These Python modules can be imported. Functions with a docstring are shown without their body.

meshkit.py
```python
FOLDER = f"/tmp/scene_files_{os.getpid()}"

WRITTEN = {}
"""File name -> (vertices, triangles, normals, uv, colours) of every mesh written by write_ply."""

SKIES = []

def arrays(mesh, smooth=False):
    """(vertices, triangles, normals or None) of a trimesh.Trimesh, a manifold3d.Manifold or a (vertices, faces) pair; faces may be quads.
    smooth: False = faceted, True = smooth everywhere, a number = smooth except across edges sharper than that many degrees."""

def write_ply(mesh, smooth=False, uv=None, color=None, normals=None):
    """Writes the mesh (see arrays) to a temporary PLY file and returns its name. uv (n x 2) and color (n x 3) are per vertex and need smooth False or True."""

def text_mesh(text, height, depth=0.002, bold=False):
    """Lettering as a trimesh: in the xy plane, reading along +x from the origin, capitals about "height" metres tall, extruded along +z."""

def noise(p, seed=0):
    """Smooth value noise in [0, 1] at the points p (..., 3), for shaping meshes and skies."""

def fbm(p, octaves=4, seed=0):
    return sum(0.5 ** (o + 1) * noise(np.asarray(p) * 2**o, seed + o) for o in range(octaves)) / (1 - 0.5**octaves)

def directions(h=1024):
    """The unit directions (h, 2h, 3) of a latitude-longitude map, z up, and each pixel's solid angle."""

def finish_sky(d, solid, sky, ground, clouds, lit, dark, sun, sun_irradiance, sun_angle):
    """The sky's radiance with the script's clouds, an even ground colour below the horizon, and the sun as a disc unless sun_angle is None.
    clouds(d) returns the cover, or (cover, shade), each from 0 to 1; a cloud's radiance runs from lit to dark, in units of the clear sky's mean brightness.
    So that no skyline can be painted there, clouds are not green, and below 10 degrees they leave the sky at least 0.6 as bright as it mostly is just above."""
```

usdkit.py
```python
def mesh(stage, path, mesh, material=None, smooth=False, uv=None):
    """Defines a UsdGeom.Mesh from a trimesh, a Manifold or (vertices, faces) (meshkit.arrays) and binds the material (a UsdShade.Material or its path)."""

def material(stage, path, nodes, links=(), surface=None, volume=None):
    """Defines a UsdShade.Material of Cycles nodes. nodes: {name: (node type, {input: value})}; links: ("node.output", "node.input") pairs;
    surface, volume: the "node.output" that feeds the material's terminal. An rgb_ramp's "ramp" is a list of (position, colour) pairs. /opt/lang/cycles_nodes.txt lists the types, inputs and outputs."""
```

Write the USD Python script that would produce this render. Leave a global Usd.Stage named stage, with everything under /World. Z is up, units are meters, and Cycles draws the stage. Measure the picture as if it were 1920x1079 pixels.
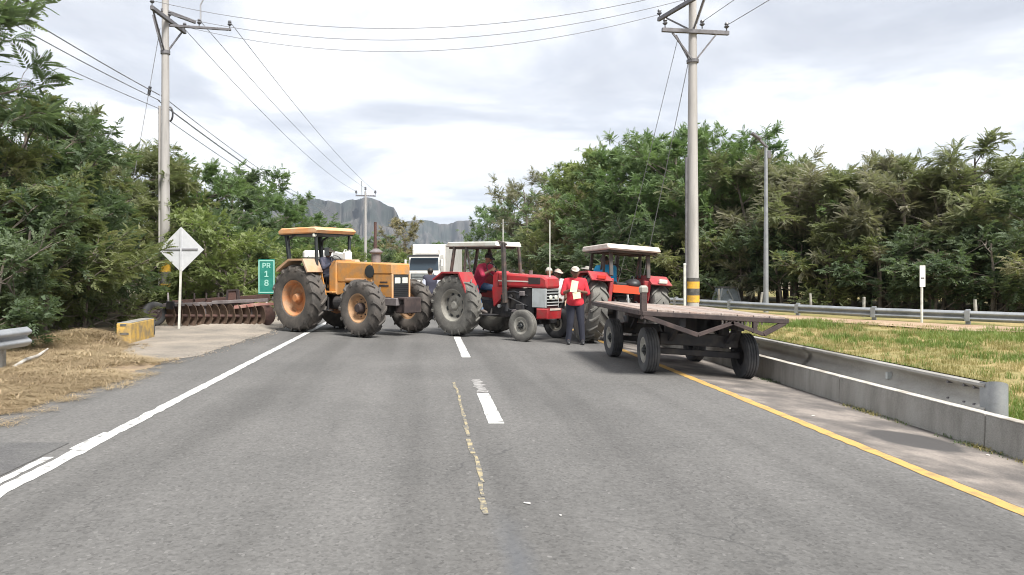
import math, random
import numpy as np, trimesh, usdkit, meshkit
import manifold3d as m3
from shapely.geometry import Polygon
from pxr import Usd, UsdGeom, UsdLux, UsdShade, Gf, Sdf, Vt

# ------------------------------------------------------------------ camera, sky, sun, exposure
stage = Usd.Stage.CreateInMemory()
UsdGeom.SetStageUpAxis(stage, 'Z'); UsdGeom.SetStageMetersPerUnit(stage, 1.0)
UsdGeom.Xform.Define(stage, '/World'); UsdGeom.Scope.Define(stage, '/World/Looks')
F = 1400.0 / 1920.0
cam = UsdGeom.Camera.Define(stage, '/World/camera')
cam.CreateHorizontalApertureAttr(36.0); cam.CreateVerticalApertureAttr(36.0 * 575 / 1024)
cam.CreateFocalLengthAttr(36.0 * F)
cam.CreateHorizontalApertureOffsetAttr(36.0 * 160 / 1920); cam.CreateVerticalApertureOffsetAttr(-36.0 * 31.5 / 1920)
cam.CreateClippingRangeAttr((0.1, 30000.0))
cam.CreateExposureAttr(2.3)
cm = Gf.Matrix4d(1,0,0,0, 0,0,1,0, 0,-1,0,0, 0,0,1.65,1)
cam.AddTransformOp().Set(cm)

SUN_EL, SUN_AZ = math.radians(54), math.radians(152)
dome = UsdLux.DomeLight.Define(stage, '/World/sky_light')
SKY = usdkit.material(stage, '/World/Looks/sky_look', {
    'tc': ('texture_coordinate', {}),
    'sky': ('sky_texture', {'sky_type': 'single_scattering', 'sun_disc': False, 'sun_elevation': SUN_EL, 'sun_rotation': SUN_AZ, 'altitude': 300.0}),
    'sep': ('separate_xyz', {}),
    'zz': ('math', {'math_type': 'add', 'value2': 0.13}),
    'dx': ('math', {'math_type': 'divide'}), 'dy': ('math', {'math_type': 'divide'}),
    'cb': ('combine_xyz', {'z': 0.0}),
    'n1': ('noise_texture', {'scale': 0.8, 'detail': 8.0, 'roughness': 0.55, 'distortion': 0.5}),
    'n2': ('noise_texture', {'scale': 2.1, 'detail': 7.0, 'roughness': 0.55, 'distortion': 0.6}),
    'r1': ('rgb_ramp', {'ramp': [(0.0, (1.36, 1.43, 1.57)), (0.36, (1.47, 1.53, 1.67)), (0.46, (1.78, 1.84, 1.97)), (0.53, (2.4, 2.42, 2.46)), (0.62, (2.7, 2.7, 2.68)), (1.0, (2.75, 2.75, 2.73))]}),
    'r2': ('rgb_ramp', {'ramp': [(0.0, (0.84, 0.86, 0.89)), (0.42, (0.9, 0.91, 0.93)), (0.58, (1.0, 1.0, 1.0)), (1.0, (1.04, 1.04, 1.03))]}),
    'mul': ('mix', {'mix_type': 'multiply', 'fac': 1.0}),
    'mx': ('mix', {'fac': 0.98}),
    'bg': ('background_shader', {'strength': 0.1})},
    [('tc.generated', 'sep.vector'), ('sep.z', 'zz.value1'), ('sep.x', 'dx.value1'), ('sep.y', 'dy.value1'), ('zz.value', 'dx.value2'), ('zz.value', 'dy.value2'),
     ('dx.value', 'cb.x'), ('dy.value', 'cb.y'), ('cb.vector', 'n1.vector'), ('cb.vector', 'n2.vector'),
     ('n1.fac', 'r1.fac'), ('n2.fac', 'r2.fac'), ('r1.color', 'mul.color1'), ('r2.color', 'mul.color2'),
     ('sky.color', 'mx.color1'), ('mul.color', 'mx.color2'), ('mx.color', 'bg.color')], surface='bg.background')
UsdShade.MaterialBindingAPI.Apply(dome.GetPrim()).Bind(SKY)
sun = UsdLux.DistantLight.Define(stage, '/World/sun')
sun.CreateIntensityAttr(0.4); sun.CreateAngleAttr(18.0); sun.CreateNormalizeAttr(True); sun.CreateColorAttr(Gf.Vec3f(1.0, 0.965, 0.91))
sd = Gf.Vec3d(math.sin(SUN_AZ) * math.cos(SUN_EL), math.cos(SUN_AZ) * math.cos(SUN_EL), math.sin(SUN_EL))
sun.AddTransformOp().Set(Gf.Matrix4d().SetRotate(Gf.Rotation(Gf.Vec3d(0, 0, 1), sd)))

# ------------------------------------------------------------------ helpers
RNG = np.random.default_rng(7)
PI = math.pi
_used = {}
def numbered(parent, name):
    k = (parent, name); n = _used.get(k, 0); _used[k] = n + 1
    return f'{parent}/{name}' if n == 0 else f'{parent}/{name}_{n:03d}'
def setd(prim, **kw):
    for k, v in kw.items():
        if v: prim.SetCustomDataByKey(k, v)
    return prim
def place(prim, loc, rotz=0, tilt=None, scale=None):
    x = UsdGeom.Xformable(prim); x.ClearXformOpOrder()
    x.AddTranslateOp().Set(Gf.Vec3d(*map(float, loc)))
    if rotz: x.AddRotateZOp().Set(math.degrees(rotz))
    if tilt: x.AddRotateYOp().Set(math.degrees(tilt))
    if scale is not None: x.AddScaleOp().Set(Gf.Vec3f(*map(float, np.broadcast_to(scale, 3))))
def thing(name, label, cat, loc=(0, 0, 0), rotz=0, group=None, tilt=None):
    p = UsdGeom.Xform.Define(stage, numbered('/World', name)).GetPrim()
    place(p, loc, rotz, tilt); return setd(p, label=label, category=cat, group=group)
def part(name, mesh, mat, parent, smooth=False, label=None):
    path = numbered(str(parent.GetPath()) if parent is not None else '/World', name)
    if isinstance(mesh, MB): mesh = mesh.mesh()
    p = usdkit.mesh(stage, path, mesh, mat, smooth).GetPrim()
    return setd(p, label=label) if label else p
def group_part(name, parent):
    return UsdGeom.Xform.Define(stage, numbered(str(parent.GetPath()), name)).GetPrim()
def solo(name, mesh, mat, label=None, cat=None, kind=None, smooth=False, group=None):
    return setd(part(name, mesh, mat, None, smooth), label=label, category=cat, kind=kind, group=group)
def copy_of(src, name, label, cat, loc, rotz=0, scale=None, group=None, tilt=None):
    p = UsdGeom.Xform.Define(stage, numbered('/World', name)).GetPrim()
    p.GetReferences().AddInternalReference(src.GetPath()); p.SetInstanceable(True)
    place(p, loc, rotz, tilt, scale); return setd(p, label=label, category=cat, group=group)
def klass(name):
    return stage.CreateClassPrim('/World/' + name)

class MB:
    def __init__(s): s.v, s.f, s.n = [], [], 0
    def add(s, v, f):
        v, f = np.asarray(v, float), np.asarray(f, int)
        if f.shape[1] == 4: f = np.vstack([f[:, [0, 1, 2]], f[:, [0, 2, 3]]])
        s.v.append(v); s.f.append(f + s.n); s.n += len(v); return s
    def tm(s, m): return s.add(m.vertices, m.faces)
    def box(s, c, d, b=0.0, rz=0, R=None):
        h = np.array(d, float) / 2
        sg = np.array([(x, y, z) for x in (-1, 1) for y in (-1, 1) for z in (-1, 1)], float)
        if b > 0:
            b = min(b, h.min() * 0.9); P = np.vstack([sg * (h - np.array(o) * b) for o in ((0, 1, 1), (1, 0, 1), (1, 1, 0))])
        else: P = sg * h
        m = trimesh.convex.convex_hull(P)
        v = np.array(m.vertices)
        if rz: v = v @ np.array([[math.cos(rz), math.sin(rz), 0], [-math.sin(rz), math.cos(rz), 0], [0, 0, 1]])
        if R is not None: v = v @ np.asarray(R).T
        return s.add(v + np.array(c, float), m.faces)
    def bar(s, p, q, w, h=None, b=0.0, up=(0, 0, 1)):
        p, q = np.array(p, float), np.array(q, float); d = q - p; L = np.linalg.norm(d); d /= L
        u = np.array(up, float)
        if abs(d @ u) > 0.95: u = np.array([1.0, 0, 0])
        r = np.cross(d, u); r /= np.linalg.norm(r); u = np.cross(r, d)
        return s.box((p + q) / 2, (L, w, h or w), b, R=np.stack([d, r, u], 1))
    def tube(s, pts, r, n=8, cap=True):
        p = np.asarray(pts, float); r = np.broadcast_to(np.asarray(r, float), (len(p),))
        t = np.gradient(p, axis=0); t /= np.linalg.norm(t, axis=1, keepdims=True) + 1e-12
        ref = np.array([0, 0, 1.0]) if abs(t[:, 2]).mean() < 0.8 else np.array([1.0, 0, 0])
        a = np.cross(t, ref); a /= np.linalg.norm(a, axis=1, keepdims=True) + 1e-12; b = np.cross(t, a)
        an = np.arange(n) * 2 * PI / n
        v = (p[:, None] + r[:, None, None] * (np.cos(an)[None, :, None] * a[:, None] + np.sin(an)[None, :, None] * b[:, None])).reshape(-1, 3)
        i, j = np.meshgrid(np.arange(len(p) - 1), np.arange(n), indexing='ij')
        q = np.stack([i * n + j, i * n + (j + 1) % n, (i + 1) * n + (j + 1) % n, (i + 1) * n + j], -1).reshape(-1, 4)
        f = np.vstack([q[:, [0, 2, 1]], q[:, [0, 3, 2]]])
        if cap:
            k = len(v); v = np.vstack([v, p[0], p[-1]]); e = (len(p) - 1) * n
            f = np.vstack([f, [[k, j, (j + 1) % n] for j in range(n)], [[k + 1, e + (j + 1) % n, e + j] for j in range(n)]])
        return s.add(v, f)
    def cyl(s, p, q, r0, r1=None, n=14):
        return s.tube([p, q], [r0, r0 if r1 is None else r1], n)
    def lathe(s, prof, n=32, axis='z', c=(0, 0, 0)):
        p = np.asarray(prof, float); an = np.arange(n) * 2 * PI / n
        v = np.stack([p[:, None, 0] * np.cos(an), p[:, None, 0] * np.sin(an), np.broadcast_to(p[:, None, 1], (len(p), n))], -1)
        if axis == 'y': v = np.stack([v[..., 0], v[..., 2], v[..., 1]], -1)
        if axis == 'x': v = np.stack([v[..., 2], v[..., 0], v[..., 1]], -1)
        i, j = np.meshgrid(np.arange(len(p) - 1), np.arange(n), indexing='ij')
        q = np.stack([i * n + j, i * n + (j + 1) % n, (i + 1) * n + (j + 1) % n, (i + 1) * n + j], -1).reshape(-1, 4)
        if axis == 'y': q = q[:, ::-1]
        return s.add(v.reshape(-1, 3) + np.array(c, float), q)
    def prism(s, poly, y0, y1):                 # polygon in xz, extruded along y
        m = trimesh.creation.extrude_polygon(Polygon(poly), y1 - y0, engine='earcut')
        v = np.array(m.vertices)
        return s.add(np.stack([v[:, 0], v[:, 2] + y0, v[:, 1]], 1), np.array(m.faces)[:, ::-1])
    def cprism(s, poly, y0, y1, b=0.02):        # convex polygon in xz with chamfered edges
        P = Polygon(poly); q = np.array(P.exterior.coords)[:-1]; i = np.array(P.buffer(-b, join_style=2).exterior.coords)[:-1]
        pts = np.vstack([np.c_[q[:, 0], np.full(len(q), y), q[:, 1]] for y in (y0 + b, y1 - b)] + [np.c_[i[:, 0], np.full(len(i), y), i[:, 1]] for y in (y0, y1)])
        m = trimesh.convex.convex_hull(pts); return s.add(m.vertices, m.faces)
    def sheet(s, outline, z=0.0):
        m = trimesh.creation.triangulate_polygon(Polygon(outline), engine='earcut'); v = np.c_[m[0], np.full(len(m[0]), z)]
        return s.add(v, m[1])
    def mesh(s):
        return trimesh.Trimesh(np.vstack(s.v), np.vstack(s.f), process=False)

def look(name, c, rough=0.6, c2=None, scale=4.0, lo=0.42, hi=0.62, metal=0.0, bump=0.0, bscale=40.0, spec=0.5, coat=0.0, fine=0.0, streak=None):
    """A worn surface: colour c, patches of c2 where a world-space noise is high, fine grain and relief."""
    N = {'g': ('geometry', {}), 'p': ('principled_bsdf', {'roughness': rough, 'metallic': metal, 'specular_ior_level': spec, 'coat_weight': coat, 'coat_roughness': 0.15})}
    L = []; out = None
    if c2 is not None:
        N['n'] = ('noise_texture', {'scale': scale, 'detail': 7.0, 'roughness': 0.62})
        N['r'] = ('rgb_ramp', {'ramp': [(0, c), (lo, c), (hi, c2), (1, c2)]})
        if streak:
            N['mp'] = ('mapping', {'scale': streak}); L += [('g.position', 'mp.vector'), ('mp.vector', 'n.vector')]
        else: L += [('g.position', 'n.vector')]
        L += [('n.fac', 'r.fac')]; out = 'r.color'
    if fine > 0:
        N['fn'] = ('noise_texture', {'scale': bscale * 1.7, 'detail': 3.0, 'roughness': 0.7})
        N['fr'] = ('rgb_ramp', {'ramp': [(0, (1 - fine,) * 3), (0.35, (1 - fine,) * 3), (0.65, (1 + fine * 0.6,) * 3), (1, (1 + fine * 0.6,) * 3)]})
        N['fm'] = ('mix', {'mix_type': 'multiply', 'fac': 1.0, 'color1': c})
        L += [('g.position', 'fn.vector'), ('fn.fac', 'fr.fac'), ('fr.color', 'fm.color2')]
        if out: L += [(out, 'fm.color1')]
        out = 'fm.color'
    if out: L += [(out, 'p.base_color')]
    else: N['p'][1]['base_color'] = c
    if bump > 0:
        N['bn'] = ('noise_texture', {'scale': bscale, 'detail': 5.0, 'roughness': 0.65}); N['b'] = ('bump', {'strength': bump, 'distance': 0.02})
        L += [('g.position', 'bn.vector'), ('bn.fac', 'b.height'), ('b.normal', 'p.normal')]
    return usdkit.material(stage, f'/World/Looks/{name}', N, L, surface='p.BSDF')

def leaf_look(name, cols, trans=0.35):
    """Foliage: every leaf takes its own tone along the ramp, with a slow change through the crown."""
    return usdkit.material(stage, f'/World/Looks/{name}', {
        'g': ('geometry', {}), 'n': ('noise_texture', {'scale': 0.55, 'detail': 3.0}), 'a': ('math', {'math_type': 'multiply_add', 'value2': 0.55, 'value3': -0.02}),
        's': ('math', {'math_type': 'multiply_add', 'value2': 0.95}), 'r': ('rgb_ramp', {'ramp': cols}),
        'd': ('principled_bsdf', {'roughness': 0.55, 'specular_ior_level': 0.35}), 't': ('translucent_bsdf', {}), 'tm': ('mix', {'mix_type': 'multiply', 'fac': 1.0, 'color2': (1.12, 1.25, 0.75)}),
        'm': ('mix_closure', {'fac': trans})},
        [('g.random_per_island', 'a.value1'), ('g.position', 'n.vector'), ('n.fac', 's.value1'), ('a.value', 's.value3'), ('s.value', 'r.fac'), ('r.color', 'd.base_color'),
         ('r.color', 'tm.color1'), ('tm.color', 't.color'), ('d.BSDF', 'm.closure1'), ('t.BSDF', 'm.closure2')], surface='m.closure')

# ------------------------------------------------------------------ looks
K = {}
K['asphalt'] = usdkit.material(stage, '/World/Looks/asphalt', {
    'g': ('geometry', {}), 'sp': ('separate_xyz', {}),
    'n1': ('noise_texture', {'scale': 0.35, 'detail': 6.0, 'roughness': 0.6}), 'r1': ('rgb_ramp', {'ramp': [(0, (0.092, 0.090, 0.088)), (0.4, (0.113, 0.110, 0.106)), (0.6, (0.132, 0.128, 0.123)), (1, (0.145, 0.141, 0.134))]}),
    'mpp': ('mapping', {'scale': (1.25, 0.07, 1.0)}), 'n2': ('noise_texture', {'scale': 1.0, 'detail': 5.0, 'roughness': 0.5}), 'r2': ('rgb_ramp', {'ramp': [(0, (0.72,) * 3), (0.38, (0.8,) * 3), (0.52, (1.0,) * 3), (0.66, (1.1,) * 3), (1, (1.12,) * 3)]}),
    'v': ('voronoi_texture', {'scale': 48.0, 'randomness': 1.0}), 'wr': ('rgb_ramp', {'ramp': [(0, (0.52,) * 3), (0.3, (0.85,) * 3), (0.86, (1.08,) * 3), (0.95, (1.35,) * 3), (1, (1.7,) * 3)]}), 'vb': ('rgb_to_bw', {}),
    'n3': ('noise_texture', {'scale': 14.0, 'detail': 6.0, 'roughness': 0.8}), 'r3': ('rgb_ramp', {'ramp': [(0, (0.78,) * 3), (0.4, (0.9,) * 3), (0.6, (1.07,) * 3), (1, (1.2,) * 3)]}),
    'm1': ('mix', {'mix_type': 'multiply', 'fac': 1.0}), 'm2': ('mix', {'mix_type': 'multiply', 'fac': 0.8}), 'm3': ('mix', {'mix_type': 'multiply', 'fac': 1.0}),
    'cv': ('voronoi_texture', {'scale': 0.42, 'feature': 'distance_to_edge'}), 'cn': ('noise_texture', {'scale': 3.0, 'detail': 5.0}), 'cs': ('vector_math', {'math_type': 'scale', 'scale': 0.35}), 'ca': ('vector_math', {'math_type': 'add'}),
    'cr': ('map_range', {'from_min': 0.0015, 'from_max': 0.005, 'to_min': 0.62, 'to_max': 0.0, 'clamp': True}), 'ck': ('noise_texture', {'scale': 0.23, 'detail': 2.0}), 'cl': ('map_range', {'from_min': 0.5, 'from_max': 0.6, 'to_min': 0.0, 'to_max': 1.0, 'clamp': True}), 'cm': ('math', {'math_type': 'multiply'}), 'm5': ('mix', {'color2': (0.05, 0.05, 0.05)}),
    # a bluish sealant smear just right of the old yellow line
    'nx': ('noise_texture', {'scale': 2.2, 'detail': 4.0}), 'ax': ('math', {'math_type': 'multiply_add', 'value2': 0.22}), 'bx': ('math', {'math_type': 'subtract', 'value2': 0.63}), 'cx': ('math', {'math_type': 'absolute'}),
    'mx': ('map_range', {'from_min': 0.02, 'from_max': 0.13, 'to_min': 0.6, 'to_max': 0.0, 'clamp': True}), 'my': ('map_range', {'from_min': 4.3, 'from_max': 5.3, 'to_min': 1.0, 'to_max': 0.0, 'clamp': True}),
    'mm': ('math', {'math_type': 'multiply'}), 'm4': ('mix', {'color2': (0.085, 0.09, 0.1)}),
    'p': ('principled_bsdf', {'roughness': 0.88, 'specular_ior_level': 0.35}), 'b': ('bump', {'strength': 0.3, 'distance': 0.006})},
    [('g.position', 'n1.vector'), ('n1.fac', 'r1.fac'), ('g.position', 'mpp.vector'), ('mpp.vector', 'n2.vector'), ('n2.fac', 'r2.fac'), ('g.position', 'v.vector'), ('v.color', 'vb.color'), ('vb.val', 'wr.fac'),
     ('g.position', 'n3.vector'), ('n3.fac', 'r3.fac'), ('r1.color', 'm1.color1'), ('r2.color', 'm1.color2'), ('m1.color', 'm2.color1'), ('wr.color', 'm2.color2'), ('m2.color', 'm3.color1'), ('r3.color', 'm3.color2'),
     ('g.position', 'sp.vector'), ('g.position', 'nx.vector'), ('nx.fac', 'ax.value1'), ('sp.x', 'ax.value3'), ('ax.value', 'bx.value1'), ('bx.value', 'cx.value1'), ('cx.value', 'mx.value'), ('sp.y', 'my.value'),
     ('mx.result', 'mm.value1'), ('my.result', 'mm.value2'), ('mm.value', 'm4.fac'), ('g.position', 'cn.vector'), ('cn.color', 'cs.vector1'), ('g.position', 'ca.vector1'), ('cs.vector', 'ca.vector2'), ('ca.vector', 'cv.vector'), ('cv.distance', 'cr.value'), ('g.position', 'ck.vector'), ('ck.fac', 'cl.value'), ('cr.result', 'cm.value1'), ('cl.result', 'cm.value2'), ('cm.value', 'm5.fac'), ('m3.color', 'm5.color1'), ('m5.color', 'm4.color1'), ('m4.color', 'p.base_color'), ('vb.val', 'b.height'), ('b.normal', 'p.normal')], surface='p.BSDF')
K['asphalt_dark'] = look('asphalt_patch', (0.088, 0.086, 0.086), 0.9, (0.108, 0.106, 0.103), 3.0, bump=0.4, bscale=30, fine=0.35)
K['shoulder'] = usdkit.material(stage, '/World/Looks/shoulder', {
    'g': ('geometry', {}), 'n1': ('noise_texture', {'scale': 1.4, 'detail': 7.0, 'roughness': 0.62}), 'r1': ('rgb_ramp', {'ramp': [(0, (0.075, 0.068, 0.064)), (0.4, (0.095, 0.085, 0.079)), (0.5, (0.14, 0.124, 0.112)), (0.62, (0.235, 0.205, 0.18)), (1, (0.27, 0.235, 0.205))]}),
    'n2': ('noise_texture', {'scale': 55.0, 'detail': 4.0, 'roughness': 0.7}), 'r2': ('rgb_ramp', {'ramp': [(0, (0.7,) * 3), (0.4, (0.85,) * 3), (0.6, (1.1,) * 3), (1, (1.3,) * 3)]}), 'm1': ('mix', {'mix_type': 'multiply', 'fac': 1.0}),
    'mp': ('mapping', {'location': (-4.92, -7.55, 0), 'scale': (1, 1, 0)}), 'mp2': ('mapping', {'scale': (2.3, 1.9, 0)}), 'ln': ('vector_math', {'math_type': 'length'}), 'nd': ('noise_texture', {'scale': 5.0, 'detail': 3.0}), 'ad': ('math', {'math_type': 'multiply_add', 'value2': 0.35}),
    'mr': ('map_range', {'from_min': 1.0, 'from_max': 1.16, 'to_min': 0.92, 'to_max': 0.0, 'clamp': True}), 'm2': ('mix', {'color2': (0.05, 0.047, 0.046)}),
    'p': ('principled_bsdf', {'roughness': 0.9}), 'b': ('bump', {'strength': 0.5, 'distance': 0.01})},
    [('g.position', 'n1.vector'), ('n1.fac', 'r1.fac'), ('g.position', 'n2.vector'), ('n2.fac', 'r2.fac'), ('r1.color', 'm1.color1'), ('r2.color', 'm1.color2'),
     ('g.position', 'mp.vector'), ('mp.vector', 'mp2.vector'), ('mp2.vector', 'ln.vector1'), ('g.position', 'nd.vector'), ('nd.fac', 'ad.value1'), ('ln.value', 'ad.value3'), ('ad.value', 'mr.value'), ('mr.result', 'm2.fac'),
     ('m1.color', 'm2.color1'), ('m2.color', 'p.base_color'), ('n2.fac', 'b.height'), ('b.normal', 'p.normal')], surface='p.BSDF')
K['apron'] = look('apron', (0.176, 0.158, 0.136), 0.95, (0.290, 0.251, 0.207), 0.9, 0.35, 0.62, bump=0.5, bscale=30, fine=0.25)
K['earth'] = look('earth', (0.1, 0.085, 0.055), 0.95, (0.16, 0.125, 0.075), 0.7, bump=0.6, bscale=9, fine=0.3)
K['dirt'] = look('dirt', (0.3, 0.2, 0.13), 0.95, (0.38, 0.28, 0.19), 0.8, bump=0.5, bscale=12, fine=0.25)
K['field'] = look('field', (0.13, 0.14, 0.035), 0.95, (0.33, 0.25, 0.11), 0.55, 0.36, 0.6, bump=0.6, bscale=14, fine=0.35)
K['strawbed'] = look('straw_bed', (0.19, 0.14, 0.095), 0.95, (0.34, 0.255, 0.16), 2.2, 0.36, 0.6, bump=0.8, bscale=24, fine=0.35)
K['white_paint'] = look('white_road_paint', (0.6, 0.6, 0.575), 0.75, (0.2, 0.197, 0.19), 8.0, 0.5, 0.66, bump=0.2, bscale=90, fine=0.2)
K['worn_paint'] = look('worn_road_paint', (0.32, 0.31, 0.3), 0.85, (0.16, 0.155, 0.15), 9.0, 0.42, 0.58, fine=0.2)
K['yellow_paint'] = look('yellow_road_paint', (0.486, 0.297, 0.086), 0.75, (0.270, 0.189, 0.090), 7.0, 0.48, 0.68, bump=0.2, bscale=90, fine=0.14)
K['old_yellow'] = look('old_yellow_paint', (0.34, 0.285, 0.17), 0.85, (0.13, 0.125, 0.115), 13.0, 0.42, 0.54, fine=0.2)
K['concrete'] = look('concrete', (0.297, 0.286, 0.261), 0.9, (0.162, 0.153, 0.137), 3.2, 0.4, 0.7, bump=0.4, bscale=45, fine=0.2, streak=(0.900, 0.900, 0.225))
K['cap_white'] = look('cap_white', (0.528, 0.502, 0.449), 0.9, (0.264, 0.238, 0.202), 3.5, 0.42, 0.66, bump=0.3, bscale=50, fine=0.12)
K['pole_concrete'] = look('pole_concrete', (0.396, 0.378, 0.360), 0.9, (0.297, 0.284, 0.270), 1.6, bump=0.2, bscale=60, fine=0.1, streak=(3, 3, 0.25))
K['galv'] = look('galvanised', (0.331, 0.345, 0.359), 0.5, (0.248, 0.262, 0.276), 2.5, metal=0.45, bump=0.1, bscale=30, fine=0.06)
K['galv_old'] = look('galvanised_dull', (0.4, 0.385, 0.355), 0.6, (0.25, 0.235, 0.21), 2.2, 0.4, 0.66, metal=0.25, bump=0.15, bscale=30, fine=0.1, streak=(1, 0.4, 1))
K['galv_dark'] = look('galvanised_dark', (0.17, 0.165, 0.175), 0.6, (0.12, 0.115, 0.12), 5.0, metal=0.3)
K['sign_white'] = look('sign_back', (0.5, 0.51, 0.525), 0.5, (0.44, 0.45, 0.465), 3.0)
K['sign_grey'] = look('sign_brace', (0.3, 0.3, 0.32), 0.5)
K['post_white'] = look('post_white', (0.594, 0.594, 0.540), 0.6, (0.450, 0.441, 0.396), 5.0)
K['sign_green'] = look('sign_green', (0.008, 0.16, 0.12), 0.5, (0.02, 0.2, 0.155), 4.0)
K['sign_letter'] = look('sign_letter', (0.3, 0.52, 0.45), 0.5)
K['block_yellow'] = look('block_yellow', (0.551, 0.351, 0.081), 0.85, (0.266, 0.199, 0.104), 5.0, 0.4, 0.62, bump=0.4, bscale=30, fine=0.15)
K['band_yellow'] = look('band_yellow', (0.68, 0.38, 0.03), 0.75, (0.45, 0.27, 0.06), 6.0)
K['band_black'] = look('band_black', (0.06, 0.058, 0.055), 0.8, (0.12, 0.115, 0.105), 6.0)
K['orange'] = look('orange_paint', (0.54, 0.245, 0.06), 0.5, (0.36, 0.22, 0.115), 3.2, 0.42, 0.66, bump=0.04, bscale=12, fine=0.08, coat=0.1)
K['fender_tan'] = look('fender_tan', (0.46, 0.27, 0.15), 0.7, (0.42, 0.31, 0.22), 3.5, 0.36, 0.6, fine=0.1)
K['orange_faded'] = look('orange_faded', (0.66, 0.32, 0.13), 0.6, (0.62, 0.4, 0.24), 2.8, 0.38, 0.64, fine=0.08)
K['orange_rim'] = look('orange_rim', (0.5, 0.2, 0.075), 0.75, (0.36, 0.22, 0.13), 3.5, 0.4, 0.62, bump=0.2, bscale=30, fine=0.12)
K['tan_rim'] = look('tan_rim', (0.5, 0.3, 0.16), 0.75, (0.3, 0.19, 0.11), 3.5, 0.4, 0.62, bump=0.2, bscale=30, fine=0.12)
K['red'] = look('red_paint', (0.42, 0.026, 0.033), 0.45, (0.3, 0.06, 0.055), 3.4, 0.42, 0.66, fine=0.05, coat=0.2)
K['red_orange'] = look('red_orange_paint', (0.68, 0.07, 0.025), 0.42, (0.5, 0.07, 0.03), 4.0)
K['red_fender'] = look('red_fender', (0.33, 0.028, 0.036), 0.55, (0.24, 0.075, 0.065), 3.6, 0.42, 0.68)
K['silver'] = look('silver_paint', (0.47, 0.5, 0.5), 0.5, (0.38, 0.4, 0.39), 4.0, metal=0.15)
K['roof_white'] = look('roof_white', (0.558, 0.576, 0.522), 0.6, (0.450, 0.414, 0.360), 2.6, 0.48, 0.72)
K['roof_pink'] = look('roof_pale', (0.598, 0.546, 0.484), 0.6, (0.440, 0.352, 0.308), 2.2, 0.46, 0.7)
K['chassis'] = look('chassis_dark', (0.02, 0.02, 0.023), 0.6, (0.055, 0.048, 0.042), 5.0, 0.45, 0.7, bump=0.2, bscale=25)
K['rust_post'] = look('canopy_post', (0.05, 0.045, 0.042), 0.65, (0.13, 0.09, 0.07), 4.0, 0.45, 0.7)
K['post_black'] = look('post_black', (0.025, 0.03, 0.032), 0.55)
K['rubber_grey'] = look('rubber_dusty', (0.15, 0.145, 0.13), 0.9, (0.095, 0.09, 0.083), 3.5, 0.4, 0.64, bump=0.3, bscale=25, fine=0.12)
K['rubber'] = look('rubber', (0.062, 0.057, 0.052), 0.85, (0.115, 0.1, 0.088), 3.2, 0.4, 0.66, bump=0.3, bscale=25, fine=0.15)
K['rubber_dark'] = look('rubber_dark', (0.04, 0.041, 0.045), 0.85, (0.075, 0.074, 0.073), 4.0, 0.42, 0.66, bump=0.2, bscale=25)
K['rim_grey'] = look('rim_grey', (0.3, 0.29, 0.255), 0.7, (0.2, 0.185, 0.16), 4.0, bump=0.2, bscale=25)
K['grille'] = look('grille_dark', (0.03, 0.033, 0.034), 0.5)
K['lamp'] = look('lamp_lens', (0.62, 0.64, 0.56), 0.2, spec=0.8)
K['lamp_red'] = look('lamp_red', (0.5, 0.03, 0.02), 0.3)
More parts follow.
